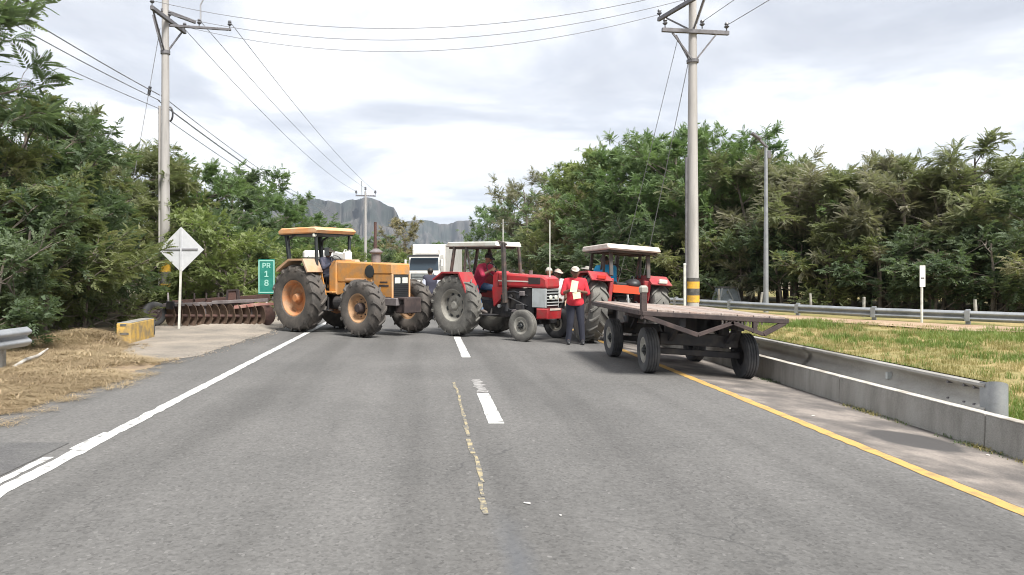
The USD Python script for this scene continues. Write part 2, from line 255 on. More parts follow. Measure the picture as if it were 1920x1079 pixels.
K['glass'] = usdkit.material(stage, '/World/Looks/windscreen', {'g': ('glossy_bsdf', {'color': (0.8, 0.85, 0.9), 'roughness': 0.06}), 't': ('transparent_bsdf', {'color': (0.16, 0.2, 0.22)}), 'f': ('fresnel', {'IOR': 1.6}), 'm': ('mix_closure', {})},
    [('f.fac', 'm.fac'), ('t.BSDF', 'm.closure1'), ('g.BSDF', 'm.closure2')], surface='m.closure')
K['white'] = look('white_body', (0.680, 0.671, 0.646), 0.4, (0.578, 0.561, 0.527), 1.5)
K['plastic_black'] = look('plastic_black', (0.03, 0.031, 0.034), 0.5)
K['plastic_white'] = look('plastic_white', (0.645, 0.654, 0.619), 0.4)
K['deck'] = look('deck_wood', (0.23, 0.18, 0.155), 0.9, (0.37, 0.31, 0.275), 2.6, 0.36, 0.66, bump=0.4, bscale=30, fine=0.22, streak=(6, 0.7, 3))
K['deck2'] = look('deck_wood_red', (0.25, 0.175, 0.145), 0.9, (0.33, 0.26, 0.22), 2.8, 0.36, 0.66, bump=0.4, bscale=30, fine=0.22, streak=(6, 0.7, 3))
K['rust'] = look('rust', (0.1, 0.052, 0.042), 0.85, (0.07, 0.042, 0.036), 4.0, bump=0.4, bscale=30, fine=0.2)
K['rust_mud'] = look('rust_mud', (0.13, 0.085, 0.06), 0.95, (0.2, 0.135, 0.095), 3.0, bump=0.6, bscale=22, fine=0.25)
K['frame_brown'] = look('frame_brown', (0.034, 0.025, 0.025), 0.8, (0.065, 0.046, 0.042), 5.0, bump=0.3, bscale=30)
K['red_drawbar'] = look('drawbar_red', (0.32, 0.14, 0.12), 0.7, (0.4, 0.25, 0.21), 4.0)
K['grey_steel'] = look('steel_grey', (0.2, 0.18, 0.18), 0.65, (0.13, 0.11, 0.11), 4.0, metal=0.2)
K['bark'] = look('bark', (0.13, 0.105, 0.085), 0.95, (0.2, 0.175, 0.15), 3.0, bump=0.6, bscale=20, fine=0.2)
K['wire'] = look('wire', (0.19, 0.19, 0.2), 0.6)
K['insulator'] = look('insulator', (0.1, 0.1, 0.11), 0.35)
K['dark_glass'] = look('dark_glass', (0.035, 0.05, 0.065), 0.12)
K['tarp'] = look('tarp', (0.2, 0.23, 0.26), 0.7, (0.15, 0.175, 0.2), 4.0)
K['wood_grey'] = look('fence_wood', (0.34, 0.33, 0.3), 0.95, (0.22, 0.21, 0.19), 5.0, bump=0.3, bscale=30)
K['litter'] = look('litter', (0.6, 0.58, 0.55), 0.8)
K['rock'] = usdkit.material(stage, '/World/Looks/hill_rock', {'g': ('geometry', {}), 'n': ('noise_texture', {'scale': 0.006, 'detail': 8.0, 'roughness': 0.62}), 'r': ('rgb_ramp', {'ramp': [(0, (0.02, 0.03, 0.026)), (0.42, (0.03, 0.038, 0.032)), (0.56, (0.07, 0.064, 0.058)), (1, (0.1, 0.086, 0.076))]}), 'p': ('principled_bsdf', {'roughness': 0.95})},
    [('g.position', 'n.vector'), ('n.fac', 'r.fac'), ('r.color', 'p.base_color')], surface='p.BSDF')
LEAF = {
    'dark': leaf_look('leaf_dark', [(0, (0.057, 0.083, 0.051)), (0.4, (0.103, 0.143, 0.082)), (0.7, (0.163, 0.199, 0.109)), (1, (0.248, 0.274, 0.156))], 0.42),
    'olive': leaf_look('leaf_olive', [(0, (0.096, 0.112, 0.062)), (0.35, (0.162, 0.181, 0.097)), (0.6, (0.221, 0.231, 0.129)), (0.82, (0.289, 0.271, 0.174)), (1, (0.381, 0.342, 0.237))], 0.42),
    'mixed': leaf_look('leaf_mixed', [(0, (0.074, 0.094, 0.046)), (0.3, (0.128, 0.156, 0.072)), (0.5, (0.184, 0.200, 0.092)), (0.66, (0.225, 0.217, 0.117)), (0.8, (0.200, 0.164, 0.116)), (1, (0.278, 0.238, 0.174))], 0.42),
    'brown': leaf_look('leaf_brown', [(0, (0.117, 0.121, 0.083)), (0.35, (0.189, 0.189, 0.130)), (0.6, (0.260, 0.243, 0.176)), (0.85, (0.350, 0.316, 0.240)), (1, (0.412, 0.406, 0.321))], 0.42),
    'green': leaf_look('leaf_green', [(0, (0.069, 0.105, 0.051)), (0.4, (0.131, 0.193, 0.087)), (0.7, (0.200, 0.263, 0.120)), (1, (0.290, 0.330, 0.169))], 0.42),
    'lime': leaf_look('leaf_lime', [(0, (0.099, 0.135, 0.051)), (0.4, (0.175, 0.215, 0.081)), (0.7, (0.241, 0.269, 0.109)), (1, (0.316, 0.308, 0.152))], 0.42),
    'tan': leaf_look('leaf_tan', [(0, (0.12, 0.11, 0.06)), (0.4, (0.2, 0.175, 0.1)), (0.7, (0.29, 0.25, 0.15)), (1, (0.36, 0.31, 0.2))]),
    'grass': leaf_look('grass_green', [(0, (0.075, 0.13, 0.03)), (0.4, (0.13, 0.19, 0.045)), (0.7, (0.2, 0.245, 0.07)), (1, (0.31, 0.3, 0.12))], 0.3),
    'dry': leaf_look('grass_dry', [(0, (0.14, 0.14, 0.05)), (0.35, (0.25, 0.22, 0.09)), (0.7, (0.37, 0.31, 0.15)), (1, (0.5, 0.41, 0.23))], 0.25),
    'straw': leaf_look('straw', [(0, (0.19, 0.14, 0.09)), (0.4, (0.33, 0.25, 0.155)), (0.7, (0.46, 0.365, 0.235)), (1, (0.6, 0.5, 0.35))], 0.15),
}

# ------------------------------------------------------------------ setting
def grid_sheet(x0, x1, y0, y1, nx, ny, zf):
    X, Y = np.meshgrid(np.linspace(x0, x1, nx), np.linspace(y0, y1, ny), indexing='ij')
    v = np.stack([X, Y, zf(X, Y)], -1).reshape(-1, 3)
    i, j = np.meshgrid(np.arange(nx - 1), np.arange(ny - 1), indexing='ij')
    q = np.stack([i * ny + j, (i + 1) * ny + j, (i + 1) * ny + j + 1, i * ny + j + 1], -1).reshape(-1, 4)
    return trimesh.Trimesh(v, np.vstack([q[:, [0, 1, 2]], q[:, [0, 2, 3]]]), process=False)
def fb(X, Y, s, seed=0, o=4):
    return meshkit.fbm(np.stack([np.asarray(X) * s, np.asarray(Y) * s, np.zeros_like(X)], -1), o, seed) - 0.5

ROAD_L, ROAD_R, BAR = -5.6, 4.15, 5.55
solo('ground', grid_sheet(-6500, 6500, -300, 9000, 60, 60, lambda X, Y: np.full_like(X, -0.30)), K['earth'], kind='structure')
solo('road', grid_sheet(ROAD_L, ROAD_R, -12, 105, 10, 60, lambda X, Y: np.zeros_like(X)), K['asphalt'], kind='structure')
solo('road_shoulder', grid_sheet(ROAD_R, BAR + 0.02, -12, 60, 8, 40, lambda X, Y: -(X - ROAD_R) * 0.085 + 0.004 * fb(X, Y, 2.0)), K['shoulder'], kind='structure')
def left_h(X, Y):
    return -0.02 + 0.10 * fb(X, Y, 0.8, 3) * np.clip((ROAD_L - X) / 0.8, 0, 1)
solo('verge', grid_sheet(-40, ROAD_L + 0.03, -12, 105, 110, 260, left_h), K['earth'], kind='structure')
def apron_h(X, Y):
    return 0.008 + 0.03 * np.abs(fb(X, Y, 1.2, 9)) + 0.16 * np.exp(-((Y - 21.4 + 0.16 * (X + 5)) / 0.35) ** 2) * np.clip((-4.3 - X) / 0.4, 0, 1) * np.clip((X + 6.9) / 0.4, 0, 1) * (0.7 + 1.2 * fb(X, Y, 1.7, 4))
ap = [(-4.2, 24.5), (-4.45, 21.0), (-4.55, 17.5), (-4.7, 14.2), (-5.1, 13.4), (-5.9, 14.0), (-6.55, 16.2), (-6.6, 18.7), (-7.3, 20.0), (-7.8, 22.0), (-7.6, 25.5), (-5.6, 26.5)]
def ragged(poly, amp, seed, step=0.12):
    P = Polygon(poly); n = int(P.length / step); q = np.array([P.exterior.interpolate(i * P.length / n).coords[0] for i in range(n)]); c = np.array(P.centroid.coords[0])
    k = fb(q[:, 0], q[:, 1], 1.3, seed) * 2 + 0.8 * fb(q[:, 0], q[:, 1], 5.0, seed + 1) * 2; d = q - c; d /= np.linalg.norm(d, axis=1, keepdims=True)
    return Polygon(q + d * (k * amp)[:, None]).buffer(0)
apr = ragged(Polygon(ap).buffer(0.25).exterior.coords, 0.22, 50)
tri = trimesh.creation.triangulate_polygon(apr, engine='earcut')
tm_ = trimesh.Trimesh(np.c_[tri[0], np.zeros(len(tri[0]))], tri[1]).subdivide_to_size(0.35)
from shapely import points as shp_points, distance as shp_distance
v_ = np.array(tm_.vertices); ea = np.clip(shp_distance(shp_points(v_[:, :2]), apr.exterior) / 0.45, 0, 1)
v_[:, 2] = (np.maximum(left_h(v_[:, 0], v_[:, 1]), 0.0) + apron_h(v_[:, 0], v_[:, 1]) - 0.008) * ea + 0.0055; tm_.vertices = v_
solo('gravel_apron', tm_, K['apron'], kind='structure', smooth=True)
def field_h(X, Y):
    return -0.12 + 0.16 * np.clip((X - 6.0) / 6.0, 0, 1) + 0.16 * fb(X, Y, 0.5, 5) - 0.1 * np.clip(1 - (X - 5.75) / 0.6, 0, 1)
solo('grass_field', grid_sheet(BAR + 0.12, 60, -12, 60, 150, 160, field_h), K['field'], kind='structure', smooth=True)
# the slip road behind the field: a dusty strip along the far guard rail
RAIL = np.array([(19.6, 19.0), (18.0, 20.7), (16.3, 22.5), (14.6, 24.4), (13.3, 26.8), (12.1, 29.8), (11.0, 33.0), (10.1, 36.5), (9.3, 40.2)])
def strip(pts, o0, o1, dz, zf=field_h, n=8, sub=6):
    p = np.asarray(pts, float); s = np.linspace(0, len(p) - 1, (len(p) - 1) * sub + 1)
    q = np.c_[np.interp(s, np.arange(len(p)), p[:, 0]), np.interp(s, np.arange(len(p)), p[:, 1])]
    t = np.gradient(q, axis=0); t /= np.linalg.norm(t, axis=1, keepdims=True); nrm = np.c_[-t[:, 1], t[:, 0]]
    o = np.linspace(o0, o1, n); P = q[:, None] + nrm[:, None] * o[None, :, None]
    v = np.concatenate([P, (zf(P[..., 0], P[..., 1]) + dz)[..., None]], -1).reshape(-1, 3)
    i, j = np.meshgrid(np.arange(len(q) - 1), np.arange(n - 1), indexing='ij')
    f = np.stack([i * n + j, i * n + j + 1, (i + 1) * n + j + 1, (i + 1) * n + j], -1).reshape(-1, 4)
    m = trimesh.Trimesh(v, np.vstack([f[:, [0, 1, 2]], f[:, [0, 2, 3]]]), process=False)
    if m.face_normals[:, 2].mean() < 0: m.invert()
    return m
RP = np.vstack([[24.0, 14.5], RAIL, [7.6, 50.0]])
solo('slip_road', strip(RP, 0.9, 3.4, 0.05), K['dirt'], kind='structure', smooth=True)
# markings
def line(x, y0, y1, w, z=0.004, ragged=0.0, seed=1, n=None):
    n = n or max(2, int((y1 - y0) / 0.12)); y = np.linspace(y0, y1, n); r = np.random.default_rng(seed)
    a, b = x - w / 2 + ragged * r.normal(size=n), x + w / 2 + ragged * r.normal(size=n)
    v = np.vstack([np.c_[a, y, np.full(n, z)], np.c_[b, y, np.full(n, z)]]); i = np.arange(n - 1)
    return trimesh.Trimesh(v, np.vstack([np.c_[i, i + n, i + n + 1], np.c_[i, i + n + 1, i + 1]]), process=False)
solo('white_edge_line', line(-3.18, -6, 100, 0.145, ragged=0.007), K['white_paint'], kind='structure')
ghost = MB()
for x, a, b, w in ((-3.34, 3.0, 6.6, 0.085), (-3.275, 6.9, 7.6, 0.05)): ghost.tm(line(x, a, b, w, 0.004, 0.006, 5))
solo('old_white_line', ghost, K['white_paint'], kind='structure')
solo('yellow_edge_line', line(4.07, -6, 58, 0.125, 0.004, 0.006, 2), K['yellow_paint'], kind='structure')
dashes = MB()
for a, b in ((8.05, 10.05), (14.2, 18.6), (23.0, 27.0), (32.0, 36.0), (41, 45), (2.0, 3.6)): dashes.tm(line(0.755, a, b, 0.165, 0.004, 0.003, int(a)))
solo('centre_dashes', dashes, K['white_paint'], kind='structure')
solo('faded_dash', line(0.755, 10.1, 11.3, 0.13, 0.004, 0.02, 4), K['worn_paint'], kind='structure')
oldy = MB(); r_ = np.random.default_rng(3); y = 5.05
while y < 10.7:
    L = r_.uniform(0.3, 1.1); oldy.tm(line(0.415 + r_.normal() * 0.006, y, y + L, r_.uniform(0.028, 0.046), 0.004, 0.0055, int(y * 100), n=max(4, int(L / 0.09)))); y += L + r_.uniform(-0.02, 0.06)
solo('old_yellow_line', oldy, K['old_yellow'], kind='structure')
solo('asphalt_patch', grid_sheet(-7.5, -3.42, 1.0, 7.15, 4, 4, lambda X, Y: np.full_like(X, 0.0035 + 0.002)), K['asphalt_dark'], kind='structure')
flecks = MB(); r_ = np.random.default_rng(11)
for (x, y, L) in ((0.71, 5.28, 0.07), (0.9, 5.02, 0.02), (4.45, 8.6, 0.05), (5.3, 7.05, 0.04)):
    flecks.box((x, y, 0.008 if x < 4.2 else -(x - ROAD_R) * 0.085 + 0.008), (L * 0.7, 0.018, 0.005), 0.002, rz=r_.uniform(-0.6, 0.6))
solo('road_litter', flecks, K['litter'], kind='stuff', label='small pale scraps lying on the asphalt', cat='litter')

# hills: a flat-topped rocky massif with a cliff on its right, and a lower ridge behind
def ridge(name, d, depth, sky, seed, x0, x1):
    px = np.array([s[0] for s in sky], float); h = np.array([s[1] for s in sky], float)
    nx, ny = 520, 90
    U, V = np.meshgrid(np.linspace(x0, x1, nx), np.linspace(0, 1, ny), indexing='ij')
    top = np.interp(U, px, h)
    prof = np.where(V < 0.5, np.clip(V / 0.5, 0, 1) ** 0.8, np.clip((1 - V) / 0.5, 0, 1) ** 0.8)
    prof = np.where((V > 0.32) & (V < 0.68), np.maximum(prof, 0.0) * 0.4 + 0.6 * np.clip(1 - np.abs(V - 0.5) / 0.2, 0, 1) ** 0.25 , prof * 0.75)
    gul = np.abs(meshkit.fbm(np.stack([U * 0.0062, V * 2.2, np.zeros_like(U)], -1), 6, seed) - 0.5) * 2.6
    z = top * prof * (1 - 0.5 * gul * (1 - np.clip(1 - np.abs(V - 0.5) / 0.06, 0, 1))) - 3
    v = np.stack([U, d + (V - 0.5) * depth + 260 * (gul - 0.4), z], -1).reshape(-1, 3)
    i, j = np.meshgrid(np.arange(nx - 1), np.arange(ny - 1), indexing='ij')
    q = np.stack([i * ny + j, (i + 1) * ny + j, (i + 1) * ny + j + 1, i * ny + j + 1], -1).reshape(-1, 4)
    solo(name, trimesh.Trimesh(v, np.vstack([q[:, [0, 1, 2]], q[:, [0, 2, 3]]]), process=False), K['rock'], kind='structure', smooth=True)
def skyline(d, pts): return [((x - 800) / 1400 * d, (508 - y) / 1400 * d) for x, y in pts]
ridge('hills', 4200, 1100, skyline(4200, [(330, 430), (430, 398), (520, 383), (556, 375), (580, 372), (600, 370), (612, 374), (622, 377), (640, 373), (652, 367), (660, 365.5), (690, 371), (715, 374), (728, 379), (738, 383), (745, 397), (752, 415), (775, 440), (800, 470), (830, 508)]), 3, -1500, 100)
ridge('far_hills', 5600, 1400, skyline(5600, [(560, 470), (700, 425), (760, 412), (792, 409), (806, 411), (824, 415), (840, 414), (858, 411), (874, 410), (890, 412), (920, 420), (1000, 445), (1150, 470), (1300, 508)]), 8, -1000, 2100)

# air
hb = trimesh.creation.box([13500, 9400, 720]); hb.apply_translation((0, 4500, 355))
hz = usdkit.mesh(stage, '/World/haze', hb, usdkit.material(stage, '/World/Looks/air', {'v': ('principled_volume', {'color': (0.76, 0.86, 1.0), 'density': 0.00005, 'anisotropy': 0.2})}, [], volume='v.volume')).GetPrim()
setd(hz, kind='stuff', label='thin pale haze in the air towards the hills', category='haze')

# ------------------------------------------------------------------ barrier and guard rails
def wall_profile(y0, y1):
    m = MB(); zb, zt = -0.15, 0.215
    m.cprism([(BAR, zb), (BAR + 0.13, zb), (BAR + 0.115, zt), (BAR + 0.012, zt)], y0, y1, 0.006); return m
bw = thing('concrete_barrier', 'low grey concrete kerb wall with pale top along the right shoulder under the guard rail', 'barrier wall')
ys = np.arange(2.2, 46, 2.62)
for k, y in enumerate(ys):
    part('wall_panel', wall_profile(y, y + 2.612), K['concrete'], bw)
    cp = MB(); cp.box((BAR + 0.063, y + 1.306, 0.222), (0.11, 2.6, 0.012), 0.004); part('wall_cap', cp, K['cap_white'], bw)
WB = [(0.0, 0.0), (0.012, 0.008), (0.075, 0.052), (0.083, 0.07), (0.083, 0.085), (0.075, 0.103), (0.012, 0.142), (0.004, 0.156), (0.012, 0.17), (0.075, 0.208), (0.083, 0.226), (0.083, 0.242), (0.075, 0.26), (0.012, 0.303), (0.0, 0.312)]
WB2 = [(0.05, -0.004), (0.1, 0.0), (0.115, 0.022), (0.108, 0.05), (0.065, 0.09), (0.025, 0.125), (0.006, 0.165), (0.008, 0.2), (0.03, 0.232), (0.085, 0.258), (0.114, 0.28), (0.108, 0.306), (0.07, 0.32), (0.02, 0.32)]
def beam(p, q, z0, side, prof=WB):
    """a W-beam from p to q (xy), its ridges facing to the given side."""
    p, q = np.array(p, float), np.array(q, float); d = (q - p) / np.linalg.norm(q - p); nrm = np.array([-d[1], d[0]]) * side
    a = np.array(prof); m = MB(); v = []
    for base in (p, q):
        for th in (0.0, -0.004):
            v += [(*(base + nrm * (o + th)), z0 + z) for o, z in a]
    n = len(a); i = np.arange(n - 1)
    f = np.vstack([np.c_[i, i + 1, i + 1 + 2 * n, i + 2 * n], np.c_[i + n, i + 3 * n, i + 1 + 3 * n, i + 1 + n], [[0, 2 * n, 3 * n, n], [n - 1, 2 * n - 1, 4 * n - 1, 3 * n - 1]], np.c_[i, i + n, i + n + 1, i + 1], np.c_[i + 2 * n, i + 1 + 2 * n, i + 1 + 3 * n, i + 3 * n]])
    return m.add(v, f)
# near right rail
gr = thing('guard_rail', 'grey steel guard rail with flared end piece on the low concrete wall at right', 'guard rail')
GX, GZ = 5.92, 0.16
yy = [7.78, 11.45, 15.27, 19.1, 22.9, 26.7, 30.5]
for a, b in zip(yy, yy[1:]): part('beam', beam((GX, a), (GX, b + 0.12), GZ + (0.002 if int(a) % 2 else 0.0), 1, WB2), K['galv_old'], gr, 40)
for y in yy[1:]:
    pm = MB(); pm.box((GX + 0.09, y, 0.1), (0.1, 0.07, 0.68), 0.006); pm.box((GX + 0.025, y, 0.31), (0.05, 0.09, 0.3), 0.006); part('post', pm, K['galv_dark'], gr)
for y in np.arange(9.5, 26, 3.81):
    rm = MB(); rm.box((GX - 0.04, y, GZ + 0.156), (0.07, 0.04, 0.09), 0.008); part('reflector', rm, K['silver'], gr)
bo = MB()
for y in (7.95, 8.1, 8.35):
    for z in (0.065, 0.25): bo.cyl((GX - 0.1, y, GZ + z), (GX - 0.03, y, GZ + z), 0.016, n=8)
part('bolt', bo, K['galv_dark'], gr)
# the flared wrap-round end piece
an = np.linspace(0, PI * 0.94, 15); tm = MB(); cx, cy, R = GX + 0.0, 7.76, 0.1
pth = [(GX - 0.1, 7.86)] + [(cx - R * math.cos(t), cy - R * 1.0 * math.sin(t)) for t in an] + [(GX + 0.1, 7.95)]
V = []
for k_, (x, y) in enumerate(pth): V += [(x, y, GZ - 0.1), (x, y, GZ + 0.35 - 0.09 * (abs(k_ / (len(pth) - 1) - 0.35) / 0.65) ** 2)]
n = len(pth); i = np.arange(n - 1); tm.add(np.array(V), np.c_[2 * i, 2 * i + 1, 2 * i + 3, 2 * i + 2])
Vi = [(x * 0.97 + cx * 0.03 + 0.001, y * 0.97 + cy * 0.03, z) for x, y, z in V]; tm.add(np.array(Vi), np.c_[2 * i, 2 * i + 2, 2 * i + 3, 2 * i + 1])
part('end_piece', tm, K['galv'], gr, 40)
# far rail
fr = thing('guard_rail', 'long blue-grey guard rail curving in front of the trees behind the grass field', 'guard rail')
RZ = 0.13
def fz(x, y): return float(field_h(np.array(x), np.array(y)))
RL = np.vstack([[21.2, 17.3], RAIL])
for a, b in zip(RL, RL[1:]):
    part('beam', beam(a, b, RZ, 1), K['galv'], fr, 40)
for (x, y) in RL:
    pm = MB(); pm.box((x + 0.06, y + 0.06, 0.1), (0.12, 0.12, 0.78), 0.01, rz=0.75); part('post', pm, K['galv'], fr)
for (x, y) in RL[:-1]:
    rm = MB(); rm.box((x - 0.06, y - 0.06, RZ + 0.16), (0.14, 0.02, 0.325), 0.006, rz=-0.85); part('splice_plate', rm, K['galv'], fr)
# left rail end
lr = thing('guard_rail', 'cut end of a steel guard rail on a concrete post at the left edge', 'guard rail')
part('beam', beam((-6.42, 12.0), (-6.75, 7.9), 0.44, 1), K['galv'], lr, 40); part('beam', beam((-6.75, 7.9), (-7.0, 4.1), 0.44, 1), K['galv'], lr, 40)
for y, x in ((11.55, -6.62), (7.9, -6.9), (4.3, -7.15)):
    pm = MB(); pm.box((x, y, 0.24), (0.16, 0.15, 0.85), 0.012); part('post', pm, K['wood_grey'], lr)
# fence posts behind the far rail
fence_at = [(17.6, 23.9), (15.2, 26.0), (14.6, 28.3), (13.6, 30.6), (12.9, 33.0), (12.3, 35.6), (19.3, 22.0), (11.7, 39.0), (18.5, 22.9), (20.3, 21.1)]
fence_txt = ['leaning pale fence post behind the far rail right of the white marker sign', 'tall pale fence post behind the far rail midway along the field', 'slanting pale fence post behind the rail right of the street lamp', 'pale fence post just right of the grey tarpaulin shelter',
             'pale fence post just left of the grey tarpaulin shelter', 'pale fence post right beside the yellow banded power pole', 'thin fence post behind the far rail second from the right edge', 'thin fence post left of the yellow banded power pole', 'short fence post behind the far rail beside the white marker sign', 'thin fence post behind the far rail at the right edge']
for k, ((x, y), t) in enumerate(zip(fence_at, fence_txt)):
    r_ = np.random.default_rng(k + 60); h = r_.uniform(0.66, 0.86); dx, dy = r_.normal(size=2) * 0.05
    pm = MB(); pm.bar((x, y, -0.35), (x + dx, y + dy, h), 0.075, 0.075, 0.01)
    solo('fence_post', pm, K['wood_grey'], t, 'fence post', group='fence posts behind the far guard rail')

# ------------------------------------------------------------------ poles and wires
def pole(name, label, x, y, h, r0, r1, mat='pole_concrete', cat='power pole'):
    t = thing(name, label, cat, (x, y, 0)); m = MB(); m.tube([(0, 0, z) for z in np.linspace(-0.4, h, 9)], np.linspace(r0, r1, 9), 18); part('shaft', m, K[mat], t, 40); return t
def bands(t, zs, r):
    for k, (a, b, c) in enumerate(zs):
        m = MB(); m.lathe([(r, a), (r, b), (r - 0.02, b), (r - 0.02, a), (r, a)], 20); part('painted_band', m, K[c], t, 40)
def pin(x, y, z, s=1.0):
    m = MB(); m.cyl((x, y, z), (x, y, z + 0.12 * s), 0.02); m.lathe([(0.0, 0.28 * s), (0.05 * s, 0.27 * s), (0.07 * s, 0.22 * s), (0.045 * s, 0.19 * s), (0.085 * s, 0.14 * s), (0.05 * s, 0.1 * s), (0, 0.1 * s)], 10, c=(x, y, z)); return m
lp = pole('power_pole', 'concrete power pole with crossarms rising from the trees behind the diamond sign', -9.45, 27.0, 13.4, 0.19, 0.11)
bands(lp, [(1.6, 2.02, 'band_yellow'), (1.18, 1.6, 'band_black'), (0.76, 1.18, 'band_yellow')], 0.2)
m = MB(); m.tube([(-0.2, -0.02, z) for z in np.linspace(-0.2, 7.6, 6)], 0.05, 8); part('conduit', m, K['pole_concrete'], lp)
m = MB(); m.tube([(0.16 + 0.13 * math.sin(t), -0.06, 7.3 + 0.27 * math.cos(t)) for t in np.linspace(0.2, PI - 0.2, 9)], 0.035, 6); part('cable_loop', m, K['plastic_black'], lp)
m = MB(); m.bar((0.0, -1.35, 10.7), (0.28, 1.35, 10.7), 0.12, 0.14, 0.01); part('crossarm', m, K['galv_dark'], lp)
m = MB(); m.bar((-0.1, -0.12, 11.05), (0.75, 1.1, 11.0), 0.09, 0.12, 0.01); part('crossarm', m, K['galv_dark'], lp)
m = MB(); m.bar((-0.1, 0.05, 10.55), (2.35, 0.1, 10.4), 0.07, 0.09, 0.01); part('crossarm', m, K['galv_dark'], lp)
for p, q in (((0.0, -1.2, 10.65), (0, -0.1, 9.55)), ((0.2, 1.2, 10.65), (0, 0.1, 9.55)), ((-0.45, 0, 10.9), (-0.12, 0, 9.6))):
    m = MB(); m.bar(p, q, 0.05); part('brace', m, K['galv_dark'], lp)
m = MB(); m.lathe([(0.17, 9.48), (0.17, 9.6), (0.13, 9.6), (0.13, 9.48), (0.17, 9.48)], 16); part('collar', m, K['galv_dark'], lp)
for p in ((0.0, -1.3, 10.77), (0.28, 1.3, 10.77), (0.14, 0.02, 10.77), (1.2, 0.08, 10.5), (2.3, 0.1, 10.45)): part('insulator', pin(*p), K['insulator'], lp)
m = MB(); m.tube([(1.25, 0.1, 10.7), (1.15, 0.4, 11.4), (1.35, 0.6, 12.0), (1.8, 0.8, 12.3)], 0.03, 6); part('jumper_cable', m, K['wire'], lp)
rp = pole('power_pole', 'tall concrete power pole with yellow bands standing behind the flatbed trailer', 8.55, 24.0, 12.0, 0.205, 0.105)
bands(rp, [(1.08, 1.3, 'band_yellow'), (0.86, 1.08, 'band_black'), (0.64, 0.86, 'band_yellow'), (1.3, 1.42, 'band_black')], 0.207)
m = MB(); m.tube([(-0.215, -0.02, z) for z in np.linspace(-0.2, 5.3, 6)], 0.04, 8); part('conduit', m, K['galv_dark'], rp)
m = MB(); m.bar((-1.05, -0.2, 9.33), (1.12, -0.1, 9.25), 0.11, 0.13, 0.01); part('crossarm', m, K['galv_dark'], rp)
m = MB(); m.bar((-0.62, 1.55, 10.24), (0.1, -1.25, 10.24), 0.11, 0.13, 0.01); part('crossarm', m, K['galv_dark'], rp)
for p, q in (((-0.72, -0.18, 9.26), (-0.08, -0.14, 8.42)), ((-0.5, 0.12, 9.26), (-0.06, 0.1, 8.42)), ((0.72, -0.13, 9.22), (0.08, -0.14, 8.42)), ((-0.5, 1.2, 10.2), (0, 0.1, 9.4)), ((0.05, -1.0, 10.2), (0, -0.1, 9.4)), ((0.5, 0.0, 10.7), (0.12, 0.0, 9.6))):
    m = MB(); m.bar(p, q, 0.05); part('brace', m, K['galv_dark'], rp)
m = MB(); m.lathe([(0.19, 8.33), (0.19, 8.43), (0.13, 8.43), (0.13, 8.33), (0.19, 8.33)], 16); part('collar', m, K['galv_dark'], rp)
for p in ((-0.95, -0.2, 9.4), (0.25, -0.15, 9.38), (1.05, -0.1, 9.32), (-0.6, 1.5, 10.3), (0.08, -1.2, 10.3), (-0.22, 0.1, 10.32)): part('insulator', pin(*p), K['insulator'], rp)
fp = pole('power_pole', 'distant slim power pole with one crossarm above the orange tractor hood', -5.9, 72.0, 9.3, 0.16, 0.1)
m = MB(); m.bar((-0.95, 0, 8.9), (1.0, 0, 8.85), 0.1, 0.12); part('crossarm', m, K['galv_dark'], fp)
for p in ((-0.9, 0, 8.95), (0.95, 0, 8.95), (0, 0, 9.3)): part('insulator', pin(*p, 1.6), K['insulator'], fp)
m = MB(); m.cyl((-0.35, 0, 8.9), (-0.38, 0, 10.3), 0.035); part('top_mast', m, K['galv'], fp)
sl = pole('street_lamp', 'slim grey street lamp with a short arm in front of the right hand trees', 13.0, 28.6, 6.45, 0.1, 0.055, 'galv', 'street lamp')
m = MB(); m.bar((0.05, 0, 6.36), (-0.36, -0.2, 6.66), 0.075); part('lamp_arm', m, K['galv_dark'], sl)
m = MB(); m.box((-0.5, -0.26, 6.76), (0.42, 0.2, 0.09), 0.02, R=trimesh.transformations.rotation_matrix(0.6, [0, 1, 0])[:3, :3]); part('lamp_head', m, K['galv_dark'], sl)
m = MB(); m.box((0.1, 0, 6.1), (0.14, 0.14, 0.3), 0.02); part('control_box', m, K['galv_dark'], sl)
def wire(label, a, b, sag, r=0.012, group=None):
    s = np.linspace(0, 1, 25)[:, None]; p = np.array(a, float) * (1 - s) + np.array(b, float) * s; p[:, 2] -= sag * 4 * (s * (1 - s))[:, 0]
    m = MB(); m.tube(p, r, 5); solo('power_line', m, K['wire'], label, 'cable', group=group)
wire('highest of the three cables crossing over the road between the two near poles', (-9.45, 25.7, 10.95), (8.65, 22.8, 10.4), 1.15, 0.0105)
wire('middle one of the three cables crossing over the road between the two near poles', (-9.3, 27.0, 10.9), (8.33, 24.1, 10.4), 1.1, 0.0105)
wire('lowest of the three cables crossing over the road between the two near poles', (-9.17, 28.3, 10.9), (7.95, 25.5, 10.4), 1.1, 0.0105)
wire('steepest cable running from the left pole away to the distant pole', (-7.15, 27.1, 10.7), (-4.95, 72, 9.3), 0.5, 0.012)
wire('middle cable running from the left pole away to the distant pole', (-8.25, 27.1, 10.75), (-5.9, 72, 9.6), 0.6, 0.012)
wire('leftmost high cable running from the left pole away to the distant pole', (-8.85, 27.1, 10.5), (-6.8, 72, 9.3), 0.7, 0.012)
for (dx, z0, lab) in ((0.0, 8.0, 'uppermost'), (-0.1, 7.8, 'second'), (0.1, 7.62, 'third'), (-0.1, 7.35, 'lowest')):
    wire(f'{lab} of the bundled telephone cables beyond the left pole above the trees', (-9.6 + dx, 27, z0), (-9.5 + dx, 74, z0 - 0.25), 0.5, 0.016)
wire('thick upper telephone cable from the top left corner to the left pole', (-9.75, -2, 8.35), (-9.65, 27, 8.0), 0.4, 0.018)
